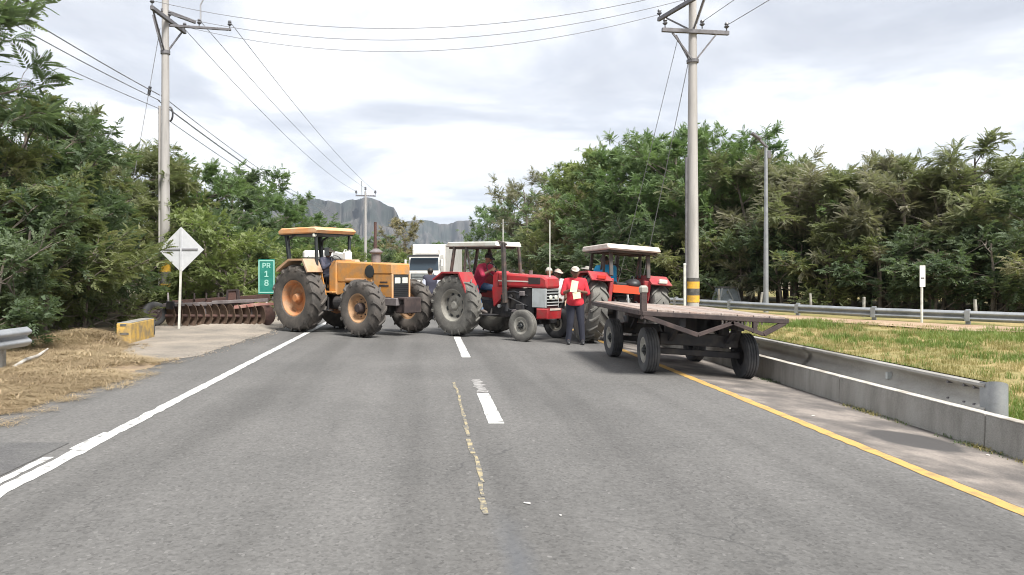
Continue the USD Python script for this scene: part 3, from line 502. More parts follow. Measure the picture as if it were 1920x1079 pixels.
wire('lower thick telephone cable from the top left corner to the left pole', (-9.95, -2, 8.0), (-9.65, 27, 7.8), 0.45, 0.016)
wire('thin lowest telephone cable from behind the tall left tree to the left pole', (-12.2, 6, 7.9), (-9.65, 27, 7.5), 0.2, 0.013)
wire('cable rising to the upper right corner from the right end of the pole crossarm', (9.6, 23.9, 9.5), (13.5, 2, 10.8), 0.25, 0.012)
wire('cable rising to the top edge from the middle of the right pole crossarm', (8.8, 23.85, 9.6), (11.9, 2, 10.9), 0.25, 0.011)
wire('thin guy wire slanting down left of the left pole with a black insulator', (-9.6, 26.9, 10.4), (-11.2, 27.2, 2.0), 0.0, 0.012)
g_ = MB(); g_.cyl((-9.99, 26.97, 8.3), (-10.04, 26.98, 8.0), 0.06, n=8); part('strain_insulator', g_, K['plastic_black'], stage.GetPrimAtPath('/World/power_line_012'))
wire('guy wire slanting down close beside the right pole', (8.45, 24.1, 8.4), (7.6, 26.5, 1.0), 0.0, 0.012)
wire('fainter guy wire slanting down further left of the right pole', (8.2, 24.4, 9.2), (7.0, 27.5, 1.0), 0.0, 0.01)

# ------------------------------------------------------------------ signs and roadside pieces
t = thing('warning_sign', 'back of a white diamond road sign on a thin post at the left shoulder', 'road sign', (-7.0, 21.2, 0))
m = MB(); m.box((0.03, -0.005, 2.25), (0.915, 0.004, 0.915), 0.0, R=trimesh.transformations.rotation_matrix(PI / 4, [0, 1, 0])[:3, :3]); part('sign_plate', m, K['sign_white'], t)
m = MB(); m.box((0.03, -0.025, 2.27), (0.96, 0.03, 0.05), 0.006); part('brace_bar', m, K['sign_grey'], t)
m = MB(); m.bar((0.03, -0.03, 1.65), (0.035, -0.03, 2.86), 0.05, 0.04, 0.006); part('brace_bar', m, K['sign_white'], t)
m = MB(); m.bar((-0.03, -0.02, -0.1), (0.03, -0.02, 1.75), 0.06, 0.06, 0.006); part('post', m, K['post_white'], t)
t = thing('kilometre_sign', 'green kilometre marker sign reading PR 18 beside the orange tractor', 'road sign', (-5.02, 23.4, 0), rotz=0.12)
rr = Polygon([(-0.23, 0.95), (0.23, 0.95), (0.23, 1.98), (-0.23, 1.98)]).buffer(0.03)
m = MB(); m.prism(list(rr.exterior.coords)[:-1], -0.006, 0.0); part('sign_plate', m, K['sign_green'], t)
bd = MB()
for (x0, x1, z0, z1) in ((-0.245, -0.215, 0.96, 1.97), (0.215, 0.245, 0.96, 1.97), (-0.215, 0.215, 0.955, 0.985), (-0.215, 0.215, 1.95, 1.98)): bd.box(((x0 + x1) / 2, -0.0085, (z0 + z1) / 2), (x1 - x0, 0.005, z1 - z0))
part('sign_border', bd, K['sign_letter'], t)
def letters(s, h, cx, z, y=-0.008):
    g = meshkit.text_mesh(s, h, 0.003, True); v = np.array(g.vertices); w = v[:, 0].max() + v[:, 0].min()
    return trimesh.Trimesh(np.stack([v[:, 0] - w / 2 + cx, -v[:, 2] + y, v[:, 1] + z], 1), g.faces, process=False)
for s, z in (('PR', 1.74), ('1', 1.46), ('8', 1.18)): part('lettering', letters(s, 0.18 if s != 'PR' else 0.15, 0.0, z), K['sign_letter'], t)
m = MB(); m.box((0, 0.03, 0.9), (0.05, 0.05, 2.0), 0.006); part('post', m, K['post_white'], t)
t = thing('marker_sign', 'slim white marker plate on a thin post in the grass field', 'road sign', (15.25, 23.0, 0))
m = MB(); m.box((0, -0.035, 1.48), (0.17, 0.01, 0.66), 0.003); part('sign_plate', m, K['plastic_white'], t)
m = MB(); m.box((0, -0.043, 1.42), (0.1, 0.006, 0.05)); part('dark_mark', m, K['galv_dark'], t)
m = MB(); m.box((0, 0, 0.85), (0.055, 0.055, 1.9), 0.006); part('post', m, K['post_white'], t)
t = thing('marker_post', 'plain thin white post just left of the yellow banded power pole', 'post', (7.6, 22.0, 0)); m = MB(); m.box((0, 0, 0.9), (0.06, 0.06, 1.84), 0.008); part('post', m, K['post_white'], t)
m = MB(); m.box((0, 0, 1.84), (0.075, 0.075, 0.05), 0.01); part('post_cap', m, K['plastic_white'], t)
t = thing('culvert_block', 'weathered yellow painted concrete culvert block at the edge of the dry grass', 'concrete block', (-6.9, 17.75, 0), rotz=0.05)
m = MB(); m.box((0, 0, 0.18), (0.32, 1.75, 0.56), 0.02); part('block_body', m, K['block_yellow'], t)
m = MB(); m.box((0, 0, 0.466), (0.3, 1.72, 0.012), 0.004); part('block_top', m, K['concrete'], t)
m = MB(); m.box((0.0, -0.879, 0.42), (0.14, 0.006, 0.05)); m.box((0.02, -0.879, 0.22), (0.2, 0.006, 0.05)); part('tar_stain', m, K['band_black'], t)
m = MB(); m.box((0.163, 0.83, 0.25), (0.006, 0.08, 0.38)); part('black_stripe', m, K['band_black'], t)
t = thing('tarpaulin_shelter', 'small blue-grey tarpaulin shelter with flat dark roof behind the far rail', 'shelter', (13.7, 34.2, -0.2))
m = MB(); m.box((0, 0, 1.1), (0.72, 0.9, 0.06), 0.01); part('roof', m, K['galv_dark'], t)
m = MB(); m.add([(-0.32, -0.4, 1.05), (0.32, -0.4, 1.05), (0.52, -0.55, 0), (-0.58, -0.55, 0), (-0.32, 0.4, 1.05), (0.32, 0.4, 1.05), (0.52, 0.55, 0), (-0.58, 0.55, 0)], [(0, 3, 2, 1), (4, 5, 6, 7), (0, 4, 7, 3), (1, 2, 6, 5)]); part('tarpaulin', m, K['tarp'], t)
for p, q in (((-0.34, -0.44, 1.06), (-0.6, -0.6, 0)), ((-0.08, -0.44, 1.02), (0.22, -0.58, 0.3)), ((0.34, -0.44, 1.06), (0.54, -0.6, 0))):
    m = MB(); m.bar(p, q, 0.05); part('frame_leg', m, K['galv'], t)

# ------------------------------------------------------------------ wheels
def ag_tyre(R, W, rr, lugs, lh=0.04, lw=0.055, sweep=0.9):
    """Tractor tyre about the y axis with chevron lugs."""
    b = R - lh; m = MB(); h = W / 2
    m.lathe([(rr, -h * 0.72), (rr + 0.03, -h * 0.86), (rr + (b - rr) * 0.5, -h * 1.0), (b - 0.06, -h * 0.95), (b - 0.015, -h * 0.78), (b, -h * 0.4), (b + 0.004, 0), (b, h * 0.4), (b - 0.015, h * 0.78), (b - 0.06, h * 0.95), (rr + (b - rr) * 0.5, h * 1.0), (rr + 0.03, h * 0.86), (rr, h * 0.72)], 48, 'y')
    ns = 5
    for side in (-1, 1):
        for k in range(lugs):
            t0 = (k + (0.5 if side > 0 else 0)) * 2 * PI / lugs; V = []
            for s in np.linspace(0, 1, ns):
                y = side * (0.015 + s * h * 0.98); th = t0 + sweep * s * h * 1.05 / R
                drop = 0.0 if s < 0.7 else (s - 0.7) / 0.3 * 0.085
                hw = lw / 2 / R * (1 + 0.3 * s)
                for dt, rad in ((-hw * 1.25, b - 0.03 - drop), (hw * 1.25, b - 0.03 - drop), (hw * 0.8, R - drop * 0.7), (-hw * 0.8, R - drop * 0.7)):
                    V.append((rad * math.cos(th + dt), y, rad * math.sin(th + dt)))
            f = [(i * 4 + a, i * 4 + (a + 1) % 4, (i + 1) * 4 + (a + 1) % 4, (i + 1) * 4 + a) for i in range(ns - 1) for a in range(4)] + [(0, 3, 2, 1), (ns * 4 - 4, ns * 4 - 3, ns * 4 - 2, ns * 4 - 1)]
            if side < 0: f = [q[::-1] for q in f]
            m.add(V, f)
    return m
def road_tyre(R, W, rr, ribs=4):
    h = W / 2; m = MB(); P = [(rr, -h * 0.7), (rr + 0.02, -h * 0.85), ((R + rr) / 2, -h), (R - 0.035, -h * 0.93), (R - 0.008, -h * 0.8)]
    for k in range(ribs):
        a, b = -h * 0.74 + k * h * 1.48 / ribs, -h * 0.74 + (k + 1) * h * 1.48 / ribs; P += [(R, a + 0.005), (R, b - 0.012), (R - 0.012, b - 0.009), (R - 0.012, b)]
    P += [(R - 0.008, h * 0.8), (R - 0.035, h * 0.93), ((R + rr) / 2, h), (rr + 0.02, h * 0.85), (rr, h * 0.7)]
    return m.lathe(P, 40, 'y')
def rim(rr, W, side, dish=0.4, hubr=0.3, out=False):
    """Rim about y; side is the outer face (+1 / -1); dish: how deep the disc sits."""
    h = W / 2 * 0.74 * side; d = h * (1 - 2 * dish); m = MB()
    m.lathe([(rr + 0.035, h), (rr + 0.035, h * 1.04), (rr - 0.012, h * 1.04), (rr - 0.03, h * 0.85), (rr - 0.06, h * 0.6), (rr - 0.075, d + 0.02 * side), (rr * 0.72, d), (rr * 0.6, d + 0.035 * side), (hubr * rr * 1.25, d + 0.045 * side), (hubr * rr, d + 0.02 * side), (0.0, d + 0.02 * side)], 36, 'y')
    m.lathe([(rr + 0.035, -h), (rr - 0.05, -h * 0.9), (rr - 0.075, d)], 36, 'y')
    return m, d
def hub(rr, d, side, r, L, nb=8, rb=None):
    m = MB(); m.lathe([(r, d), (r, d + L * 0.6 * side), (r * 0.72, d + L * side), (0, d + L * side)], 20, 'y')
    for k in range(nb):
        a = k * 2 * PI / nb; q = (rb or r * 1.5); m.cyl((q * math.cos(a), d, q * math.sin(a)), (q * math.cos(a), d + 0.055 * side, q * math.sin(a)), 0.018, n=6)
    return m
def wheel(parent, name, c, tyre, rr, W, side, ktyre, krim, dish=0.4, hubr=0.3, hr=0.1, hl=0.1, steer=0.0, khub=None, slots=0, spin=0.0):
    g = group_part(name, parent); place(g, c, steer)
    part('tyre', tyre.mesh(), K[ktyre], g, 35)
    m, d = rim(rr, W, side, dish, hubr); part('rim', m, K[krim], g, 35)
    part('hub', hub(rr, d, side, hr, hl), K[khub or krim], g, 35)
    if slots:
        for k in range(slots):
            a = k * 2 * PI / slots + 0.3; q = rr * 0.66; s = MB(); s.lathe([(0, 0), (rr * 0.13, 0.0), (rr * 0.13, 0.004 * side), (0, 0.004 * side)], 10, 'y', c=(q * math.cos(a), d + 0.022 * side, q * math.sin(a))); part('rim_slot', s, K['grille'], g)
    return g

# ------------------------------------------------------------------ people
def ball(c, r, sc=(1, 1, 1), n=2):
    m = trimesh.creation.icosphere(n, 1.0); return np.array(m.vertices) * r * np.array(sc) + np.array(c, float)
def hullm(*pts): return m3.Manifold.hull_points(np.ascontiguousarray(np.vstack(pts), float))
def solid(ms, res=0.03, it=8, cut=None):
    M = m3.Manifold.batch_boolean(ms, m3.OpType.Add)
    if cut is not None: M = M.trim_by_plane(*cut)
    M = M.refine_to_length(res).to_mesh()
    t = trimesh.Trimesh(M.vert_properties[:, :3], M.tri_verts); trimesh.smoothing.filter_taubin(t, iterations=it); return t
def limb(a, b, ra, rb): return hullm(ball(a, ra, n=1), ball(b, rb, n=1))
def hand(w, d, palm, side, curl=0.6):
    """Palm with four unequal curled fingers and a thumb. w wrist, d direction of the hand, palm normal."""
    d = np.array(d, float) / np.linalg.norm(d); nrm = np.array(palm, float); nrm -= d * (nrm @ d); nrm /= np.linalg.norm(nrm); s = np.cross(d, nrm) * side
    w = np.array(w, float); ms = [hullm(ball(w + d * 0.02 + s * 0.018, 0.017, n=1), ball(w + d * 0.02 - s * 0.018, 0.017, n=1), ball(w + d * 0.09 + s * 0.034, 0.013, n=1), ball(w + d * 0.09 - s * 0.034, 0.013, n=1))]
    for k, L in enumerate((0.068, 0.078, 0.073, 0.056)):
        p = w + d * 0.09 + s * (0.033 - 0.022 * k); c = curl
        for q, fr in enumerate((0.45, 0.33, 0.22)):
            dd = d * math.cos(c) + nrm * math.sin(c); e = p + dd * L * fr; ms.append(limb(p, e, 0.0095 - 0.001 * q, 0.009 - 0.001 * q)); p = e; c += curl
    p = w + d * 0.03 + s * 0.03; e = p + (d * 0.6 + s * 0.7 + nrm * 0.2) * 0.04; f = e + (d * 0.85 + nrm * 0.4) * 0.035
    return ms + [limb(p, e, 0.013, 0.011), limb(e, f, 0.011, 0.009)]
SKIN = look('skin', (0.24, 0.125, 0.075), 0.55); SKIN2 = look('skin_dark', (0.15, 0.078, 0.05), 0.55); HAIR = look('hair', (0.018, 0.014, 0.012), 0.6); HAIR_G = look('hair_grey', (0.4, 0.37, 0.33), 0.7)
def cloth(name, c, c2=None, scale=9.0, lo=0.45, hi=0.6): return look('cloth_' + name, c, 0.9, c2, scale, lo, hi, bump=0.35, bscale=16)
def person(label, loc, rotz, J, skin, shirt, legs, shoes, hat=None, hair=HAIR, sleeve='short', hathue='cap', look_at=0.0, tilt=None, vest=None):
    """J: joints in local axes, facing +x, left +y. One continuous body; clothes, hair and hat follow it."""
    t = thing('person', label, 'person', loc, rotz, tilt=tilt); J = {k: np.array(v, float) for k, v in J.items()}
    P, W_, C, N, H = J['pelvis'], J['waist'], J['chest'], J['neck'], J['head']
    up = (N - C) / np.linalg.norm(N - C); fw = np.array([1.0, 0, 0]); fw = fw - up * (fw @ up); fw /= np.linalg.norm(fw); lf = np.cross(up, fw)
    def tor(e):
        a = [hullm(*(ball(P + lf * s * 0.07, 0.115 + e, n=1) for s in (-1, 1)), *(ball(W_ + lf * s * 0.06, 0.1 + e, n=1) for s in (-1, 1))),
             hullm(*(ball(W_ + lf * s * 0.06, 0.1 + e, n=1) for s in (-1, 1)), *(ball(C + lf * s * 0.08, 0.115 + e, n=1) for s in (-1, 1))),
             hullm(*(ball(C + lf * s * 0.08, 0.115 + e, n=1) for s in (-1, 1)), ball(J['shL'], 0.06 + e, n=1), ball(J['shR'], 0.06 + e, n=1), ball(N - up * 0.03, 0.058 + e, n=1))]
        return a
    def arm(s, e, lower=True):
        a = [limb(J['sh' + s], J['el' + s], 0.056 + e, 0.043 + e)]
        if lower: a.append(limb(J['el' + s], J['wr' + s], 0.042 + e, 0.029 + e))
        return a
    def leg(s, e):
        return [limb(J['hip' + s], J['kn' + s], 0.092 + e, 0.06 + e), limb(J['kn' + s], J['an' + s], 0.058 + e, 0.042 + e)]
    hu = (H - N) / np.linalg.norm(H - N); hf = np.array([math.cos(look_at), math.sin(look_at), J.get('nod', np.zeros(1))[0] if 'nod' in J else -0.1]); hf = hf - hu * (hf @ hu); hf /= np.linalg.norm(hf); hl = np.cross(hu, hf)
    hd = [hullm(ball(H + hu * 0.02 - hf * 0.012, 0.092, n=2), ball(H - hu * 0.045 + hf * 0.03, 0.066, n=2), ball(H - hu * 0.085 + hf * 0.052, 0.034, n=1)), limb(N - hu * 0.04, H - hu * 0.05, 0.058, 0.052),
          hullm(ball(H + hf * 0.1 - hu * 0.025, 0.014, n=1), ball(H + hf * 0.085 + hu * 0.02, 0.011, n=1)), limb(H + hf * 0.078 - hu * 0.062 + hl * 0.018, H + hf * 0.078 - hu * 0.062 - hl * 0.018, 0.011, 0.011)]
    for s in (-1, 1): hd.append(hullm(ball(H + hl * s * 0.088 - hf * 0.008, 0.016, n=1), ball(H + hl * s * 0.084 - hu * 0.035, 0.012, n=1)))
    body = tor(0) + hd
    for s, sg in (('L', 1), ('R', -1)):
        body += arm(s, 0) + leg(s, 0)
        d = J.get('hd' + s, J['wr' + s] - J['el' + s]); body += hand(J['wr' + s], d, J.get('pm' + s, -sg * lf), sg)
        f = J.get('ft' + s, np.array([1.0, 0, 0])); body.append(hullm(ball(J['an' + s], 0.045, n=1), ball(J['an' + s] + f * 0.15 - [0, 0, 0.05], 0.03, n=1)))
    part('body', solid(body, 0.03, 5), skin, t, True)
    ey = MB()
    for s in (-1, 1): ey.tm(trimesh.Trimesh(*(lambda q: (np.array(q.vertices) * 0.011 + H + hf * 0.088 + hl * s * 0.033 + hu * 0.012, q.faces))(trimesh.creation.icosphere(1, 1.0))))
    part('eyes', ey, HAIR, t, True)
    sh = tor(0.018) + sum((arm(s, 0.02, sleeve == 'long') for s in 'LR'), [])
    part('shirt', solid(sh, 0.03, 6, (tuple(up), float(up @ (P - up * 0.06)))), shirt, t, True)
    if vest is not None: part('vest', solid(tor(0.034), 0.035, 6), vest, t, True)
    tr = [hullm(*(ball(P + lf * s * 0.07 - up * 0.0, 0.128, n=1) for s in (-1, 1)), *(ball(P + lf * s * 0.06 + up * 0.08, 0.115, n=1) for s in (-1, 1)))] + leg('L', 0.018) + leg('R', 0.018)
    part('trousers', solid(tr, 0.035, 6), legs, t, True)
    for s in 'LR':
        f = J.get('ft' + s, np.array([1.0, 0, 0])); a = J['an' + s]
        part('shoe', solid([hullm(ball(a + [0, 0, -0.02], 0.055, n=1), ball(a - f * 0.05 - [0, 0, 0.045], 0.042, n=1)), hullm(ball(a - f * 0.04 - [0, 0, 0.045], 0.045, n=1), ball(a + f * 0.17 - [0, 0, 0.052], 0.036, n=1), ball(a + [0, 0, -0.01], 0.05, n=1))], 0.03, 3), shoes, t, True)
    hc = H + hu * 0.03 - hf * 0.02
    cut = m3.Manifold.hull_points(ball(hc, 0.1, n=3)).trim_by_plane(tuple(hu * 0.9 - hf * 0.45), float((hu * 0.9 - hf * 0.45) @ (H - hu * 0.005)) / 1.0)
    part('hair', solid([cut], 0.03, 2), hair, t, True)
    if hat is not None:
        dome_ = m3.Manifold.hull_points(ball(H + hu * 0.03 - hf * 0.008, 0.1, (1, 1, 1), n=3)).trim_by_plane(tuple(hu), float(hu @ (H + hu * 0.045)))
        br = hullm(*[(H + hu * 0.05 + hf * (0.06 + 0.15 * math.cos(a)) + hl * 0.08 * math.sin(a) + hu * (dz - 0.02 * math.cos(a)))[None] for a in np.linspace(-PI / 2, PI / 2, 9) for dz in (0, 0.012)])
        if hathue == 'brim': br = hullm(*[(H + hu * 0.05 + hf * 0.19 * math.cos(a) + hl * 0.17 * math.sin(a) + hu * dz)[None] for a in np.linspace(0, 2 * PI, 20) for dz in (0, 0.012)])
        part('cap' if hathue == 'cap' else 'hat', solid([dome_, br], 0.04, 2), hat, t, True)
    return t
def standing(**kw):
    J = dict(pelvis=(0, 0, 0.93), waist=(0, 0, 1.06), chest=(0, 0, 1.27), neck=(0.01, 0, 1.46), head=(0.03, 0, 1.62), shL=(0, 0.19, 1.41), shR=(0, -0.19, 1.41), elL=(-0.03, 0.27, 1.13), elR=(-0.03, -0.27, 1.13),
             wrL=(0.04, 0.29, 0.88), wrR=(0.04, -0.29, 0.88), hipL=(0, 0.095, 0.9), hipR=(0, -0.095, 0.9), knL=(0.02, 0.11, 0.49), knR=(0.02, -0.11, 0.49), anL=(0, 0.12, 0.085), anR=(0, -0.12, 0.085))
    J.update(kw); return J

# ------------------------------------------------------------------ orange tractor
def build_orange():
    a = math.radians(40); t = thing('tractor', 'orange four-wheel-drive tractor with orange canopy standing across the left lane', 'tractor', (-2.96, 20.85, 0), -a)
    R1, W1, R2, W2 = 0.91, 0.5, 0.72, 0.42
    T1, T2 = ag_tyre(R1, W1, 0.48, 17, 0.045, 0.06), ag_tyre(R2, W2, 0.36, 15, 0.042, 0.055)
    for s in (-1, 1):
        wheel(t, 'rear_wheel', (0, s * 0.78, R1), T1, 0.48, W1, s, 'rubber', 'orange_rim', 0.62, 0.32, 0.13, 0.2, khub='orange_rim')
        wheel(t, 'front_wheel', (2.5, s * (0.86 if s < 0 else 0.98), R2), T2, 0.36, W2, s, 'rubber', 'tan_rim', 0.5, 0.4, 0.14, 0.18, steer=-0.06, khub='frame_brown')
    m = MB(); m.cprism([(-0.35, 0.62), (1.2, 0.62), (1.2, 1.1), (-0.35, 1.2)], -0.2, 0.2, 0.04); m.cyl((0, -0.75, R1), (0, 0.75, R1), 0.13); part('transmission', m, K['chassis'], t)
    m = MB(); m.cprism([(1.1, 0.6), (2.85, 0.62), (2.85, 0.98), (1.1, 1.05)], -0.24, 0.24, 0.03); m.box((1.7, 0, 1.15), (1.0, 0.5, 0.35), 0.04); part('engine', m, K['chassis'], t)
    m = MB(); m.cyl((2.5, -0.78, R2), (2.5, 0.78, R2), 0.09); m.box((2.5, 0, 0.66), (0.3, 0.4, 0.3), 0.05); m.bar((2.2, -0.5, 0.62), (2.2, 0.5, 0.62), 0.05); part('front_axle', m, K['chassis'], t)
    m = MB(); m.cprism([(1.02, 1.34), (2.32, 1.34), (2.32, 1.86), (1.02, 1.9)], -0.33, 0.33, 0.035); part('hood', m, K['orange'], t, 30)
    m = MB(); m.cprism([(2.325, 1.56), (3.03, 1.56), (3.02, 1.8), (2.98, 1.83), (2.325, 1.86)], -0.345, 0.345, 0.03); part('front_cowl', m, K['orange'], t, 30)
    for s in (-1, 1):
        m = MB(); m.cprism([(2.36, 0.98), (3.0, 0.98), (3.0, 1.553), (2.36, 1.553)], s * 0.315 - 0.02, s * 0.315 + 0.02, 0.012); part('side_panel', m, K['orange'], t)
        m = MB(); m.cprism([(1.0, 1.0), (1.32, 1.06), (1.32, 1.338), (1.0, 1.338)], s * 0.3 - 0.02, s * 0.3 + 0.02, 0.01); part('side_panel', m, K['orange'], t)
        m = MB(); m.box((2.73, s * 0.337, 1.36), (0.26, 0.008, 0.035)); m.box((2.73, s * 0.337, 1.27), (0.34, 0.008, 0.05)); part('badge', m, K['frame_brown'], t)
        m = MB(); m.box((1.74, s * 0.334, 1.42), (0.8, 0.01, 0.06), 0.004); part('hood_vent', m, K['orange_faded'], t)
        m = MB(); m.lathe([(0, 0.0), (0.165, 0.0), (0.165, 0.02 * s), (0.12, 0.026 * s), (0, 0.026 * s)], 24, 'y', c=(2.24, s * 0.331, 1.63)); part('round_screen', m, K['grille'], t)
    m = MB(); m.cprism([(0.72, 1.02), (1.018, 1.02), (1.018, 1.93), (0.9, 1.93), (0.72, 1.75)], -0.36, 0.36, 0.03); part('dash_cowl', m, K['orange'], t)
    m = MB(); m.box((3.005, 0, 1.25), (0.03, 0.58, 0.6), 0.01); part('grille', m, K['grille'], t)
    for k in range(7):
        m = MB(); m.box((3.026, 0, 1.0 + 0.047 * k), (0.014, 0.54, 0.012)); part('grille_slat', m, K['plastic_black'], t)
    for s in (-1, 1):
        m = MB(); m.box((3.026, s * 0.14, 1.4), (0.03, 0.2, 0.15), 0.012); part('headlight', m, K['lamp'], t)
        m = MB(); m.box((3.01, s * 0.318, 1.26), (0.05, 0.045, 0.6), 0.01); part('grille_frame', m, K['orange_faded'], t)
    m = MB(); m.box((2.95, 0, 0.87), (0.5, 0.72, 0.2), 0.02); part('front_bracket', m, K['grey_steel'], t)
    m = MB(); m.box((3.25, 0, 0.96), (0.34, 0.62, 0.05), 0.01); m.box((3.4, 0, 0.78), (0.05, 0.62, 0.36), 0.01); m.box((3.2, 0, 0.7), (0.36, 0.5, 0.24), 0.03); part('front_weight', m, K['frame_brown'], t)
    for s in (-1, 1):
        m = MB(); m.prism([(-0.62, 1.72), (-0.66, 1.62), (-0.56, 1.66), (-0.12, 1.92), (0.42, 1.92), (0.62, 1.6), (0.66, 1.62), (0.46, 1.97), (-0.14, 1.97)], s * 0.78 - 0.27, s * 0.78 + 0.27); part('fender', m, K['fender_tan'], t)
        m = MB(); m.prism([(-0.3, 1.1), (0.6, 0.98), (0.78, 1.0), (0.6, 1.62), (0.44, 1.92), (-0.12, 1.92)], s * 0.5 - 0.012, s * 0.5 + 0.012); part('fender_side', m, K['orange'], t)
        m = MB(); m.bar((0.85, s * 0.5, 0.95), (0.85, s * 0.5, 0.6), 0.04); m.box((0.86, s * 0.56, 0.6), (0.34, 0.2, 0.03), 0.006); part('step', m, K['chassis'], t)
    m = MB(); m.box((0.5, 0, 1.08), (1.0, 0.98, 0.05), 0.01); part('platform', m, K['orange'], t)
    m = MB(); m.cprism([(-0.95, 2.66), (0.62, 2.66), (0.7, 2.74), (0.55, 2.83), (-0.85, 2.83), (-1.0, 2.74)], -0.72, 0.72, 0.03); part('canopy', m, K['orange_faded'], t)
    m = MB(); m.box((-0.15, 0, 2.64), (1.5, 1.36, 0.03), 0.005); part('canopy_frame', m, K['post_black'], t)
    for s in (-1, 1):
        for x, x2, w in ((-0.62, -0.72, 0.1), (0.55, 0.5, 0.075)):
            m = MB(); m.bar((x, s * 0.6, 1.1 if x > 0 else 1.95), (x2, s * 0.62, 2.66), w, w, 0.012); part('canopy_post', m, K['post_black'], t)
        m = MB(); m.tube([(-0.66, s * 0.62, 2.3), (-0.6, s * 0.62, 2.52), (-0.36, s * 0.62, 2.64)], 0.03, 6); part('corner_brace', m, K['post_black'], t)
    m = MB(); m.cyl((2.0, 0.12, 1.8), (2.0, 0.12, 2.42), 0.05); m.cyl((2.0, 0.12, 2.4), (2.0, 0.12, 2.93), 0.038); part('exhaust_pipe', m, K['rust'], t)
    m = MB(); m.lathe([(0.0, 1.86), (0.12, 1.87), (0.12, 2.12), (0.17, 2.14), (0.18, 2.17), (0.07, 2.25), (0.0, 2.26)], 18, c=(2.2, -0.06, -0.03)); part('air_precleaner', m, K['grey_steel'], t, 40)
    m = MB(); m.box((0.12, 0, 1.32), (0.46, 0.46, 0.1), 0.03); m.box((-0.12, 0, 1.56), (0.1, 0.44, 0.46), 0.04); part('seat', m, K['plastic_black'], t)
    m = MB(); m.bar((0.8, 0, 1.72), (0.66, 0, 1.9), 0.04); m.tube([(0.65 - 0.06 * math.cos(q), 0.19 * math.sin(q), 1.91 + 0.17 * math.cos(q) * 0.9) for q in np.linspace(0, 2 * PI, 17)], 0.014, 6); part('steering_wheel', m, K['plastic_black'], t)
    m = MB(); m.cyl((1.1, -0.42, 0.82), (1.7, -0.42, 0.82), 0.15); part('fuel_tank', m, K['chassis'], t)
    for k, pts in enumerate(([(1.35, -0.34, 1.3), (1.5, -0.42, 1.1), (1.9, -0.4, 0.95), (2.3, -0.3, 0.85)], [(-0.3, 0.1, 1.3), (-0.6, 0.15, 1.25), (-0.9, 0.1, 0.9)], [(-0.3, -0.1, 1.3), (-0.62, -0.12, 1.22), (-0.95, -0.05, 0.85)])):
        m = MB(); m.tube(pts, 0.02, 6); part('hose', m, K['plastic_black'], t)
    m = MB(); m.bar((0.98, -0.34, 1.9), (0.98, -0.6, 2.1), 0.02); m.box((0.97, -0.66, 2.15), (0.03, 0.16, 0.22), 0.01); part('wing_mirror', m, K['post_black'], t)
    m = MB(); m.bar((0.3, -0.24, 1.1), (0.36, -0.26, 1.55), 0.025); m.bar((0.42, -0.2, 1.1), (0.5, -0.22, 1.5), 0.02); part('control_lever', m, K['plastic_black'], t)
    for sx in (-1, 1):
        m = MB(); m.box((0.5, sx * 0.66, 2.6), (0.08, 0.12, 0.09), 0.02); part('work_lamp', m, K['lamp'], t)
    m = MB()
    for s in (-1, 1): m.bar((-0.3, s * 0.3, 0.6), (-1.15, s * 0.4, 0.55), 0.06); m.bar((-0.4, s * 0.28, 1.15), (-0.95, s * 0.38, 0.9), 0.05); m.bar((-0.95, s * 0.38, 0.9), (-0.9, s * 0.38, 0.57), 0.03)
    part('hitch_arms', m, K['chassis'], t)
    return t, a
ot, oa = build_orange()
def to_world(o, ang, p):
    c, s = math.cos(ang), math.sin(ang); return (o[0] + c * p[0] - s * p[1], o[1] + s * p[0] + c * p[1], o[2] + p[2])
def seated(lean=0.1, z=1.38, reach=0.42, foot=1.14, **kw):
    """Sitting with the seat top at z, hands forward; local origin at the ground."""
    c = lean
    J = dict(pelvis=(0, 0, z + 0.12), waist=(c * 0.3, 0, z + 0.26), chest=(c * 0.8, 0, z + 0.46), neck=(c * 1.3, 0, z + 0.65), head=(c * 1.3 + 0.05, 0, z + 0.8), shL=(c * 1.15, 0.19, z + 0.59), shR=(c * 1.15, -0.19, z + 0.59),
             elL=(c + 0.18, 0.26, z + 0.36), elR=(c + 0.18, -0.26, z + 0.36), wrL=(reach, 0.16, z + 0.46), wrR=(reach, -0.16, z + 0.46), hipL=(0.02, 0.1, z + 0.1), hipR=(0.02, -0.1, z + 0.1), knL=(0.43, 0.15, z + 0.12), knR=(0.43, -0.15, z + 0.12), anL=(0.46, 0.15, foot + 0.085), anR=(0.46, -0.15, foot + 0.085))
    J.update(kw); return J
OT = (-2.96, 20.85, 0)
person('driver in dark navy clothes and hat seated on the orange tractor', to_world(OT, -oa, (0.12, 0, 0)), -oa, seated(0.12, 1.36), SKIN2, cloth('navy', (0.035, 0.04, 0.065), (0.075, 0.07, 0.095)), cloth('dark_blue', (0.02, 0.023, 0.036)), K['plastic_black'], cloth('felt', (0.05, 0.045, 0.035)), hathue='brim', sleeve='long')
m = MB(); m.box((0, 0, 0.12), (0.16, 0.26, 0.24), 0.03); m.cyl((0.03, 0.05, 0.24), (0.03, 0.05, 0.28), 0.03); m.tube([(-0.05, -0.08, 0.24), (-0.05, -0.06, 0.29), (-0.05, 0.02, 0.29), (-0.05, 0.04, 0.24)], 0.012, 6)
jc = to_world(OT, -oa, (0.86, 0.2, 1.93)); jt = thing('jerrycan', 'white plastic can standing on the orange tractor behind its front canopy post', 'jerrycan', jc, -oa); part('can_body', m, K['plastic_white'], jt)
m = MB(); m.cyl((0.03, 0.05, 0.28), (0.03, 0.05, 0.305), 0.034); part('can_cap', m, K['galv_dark'], jt)

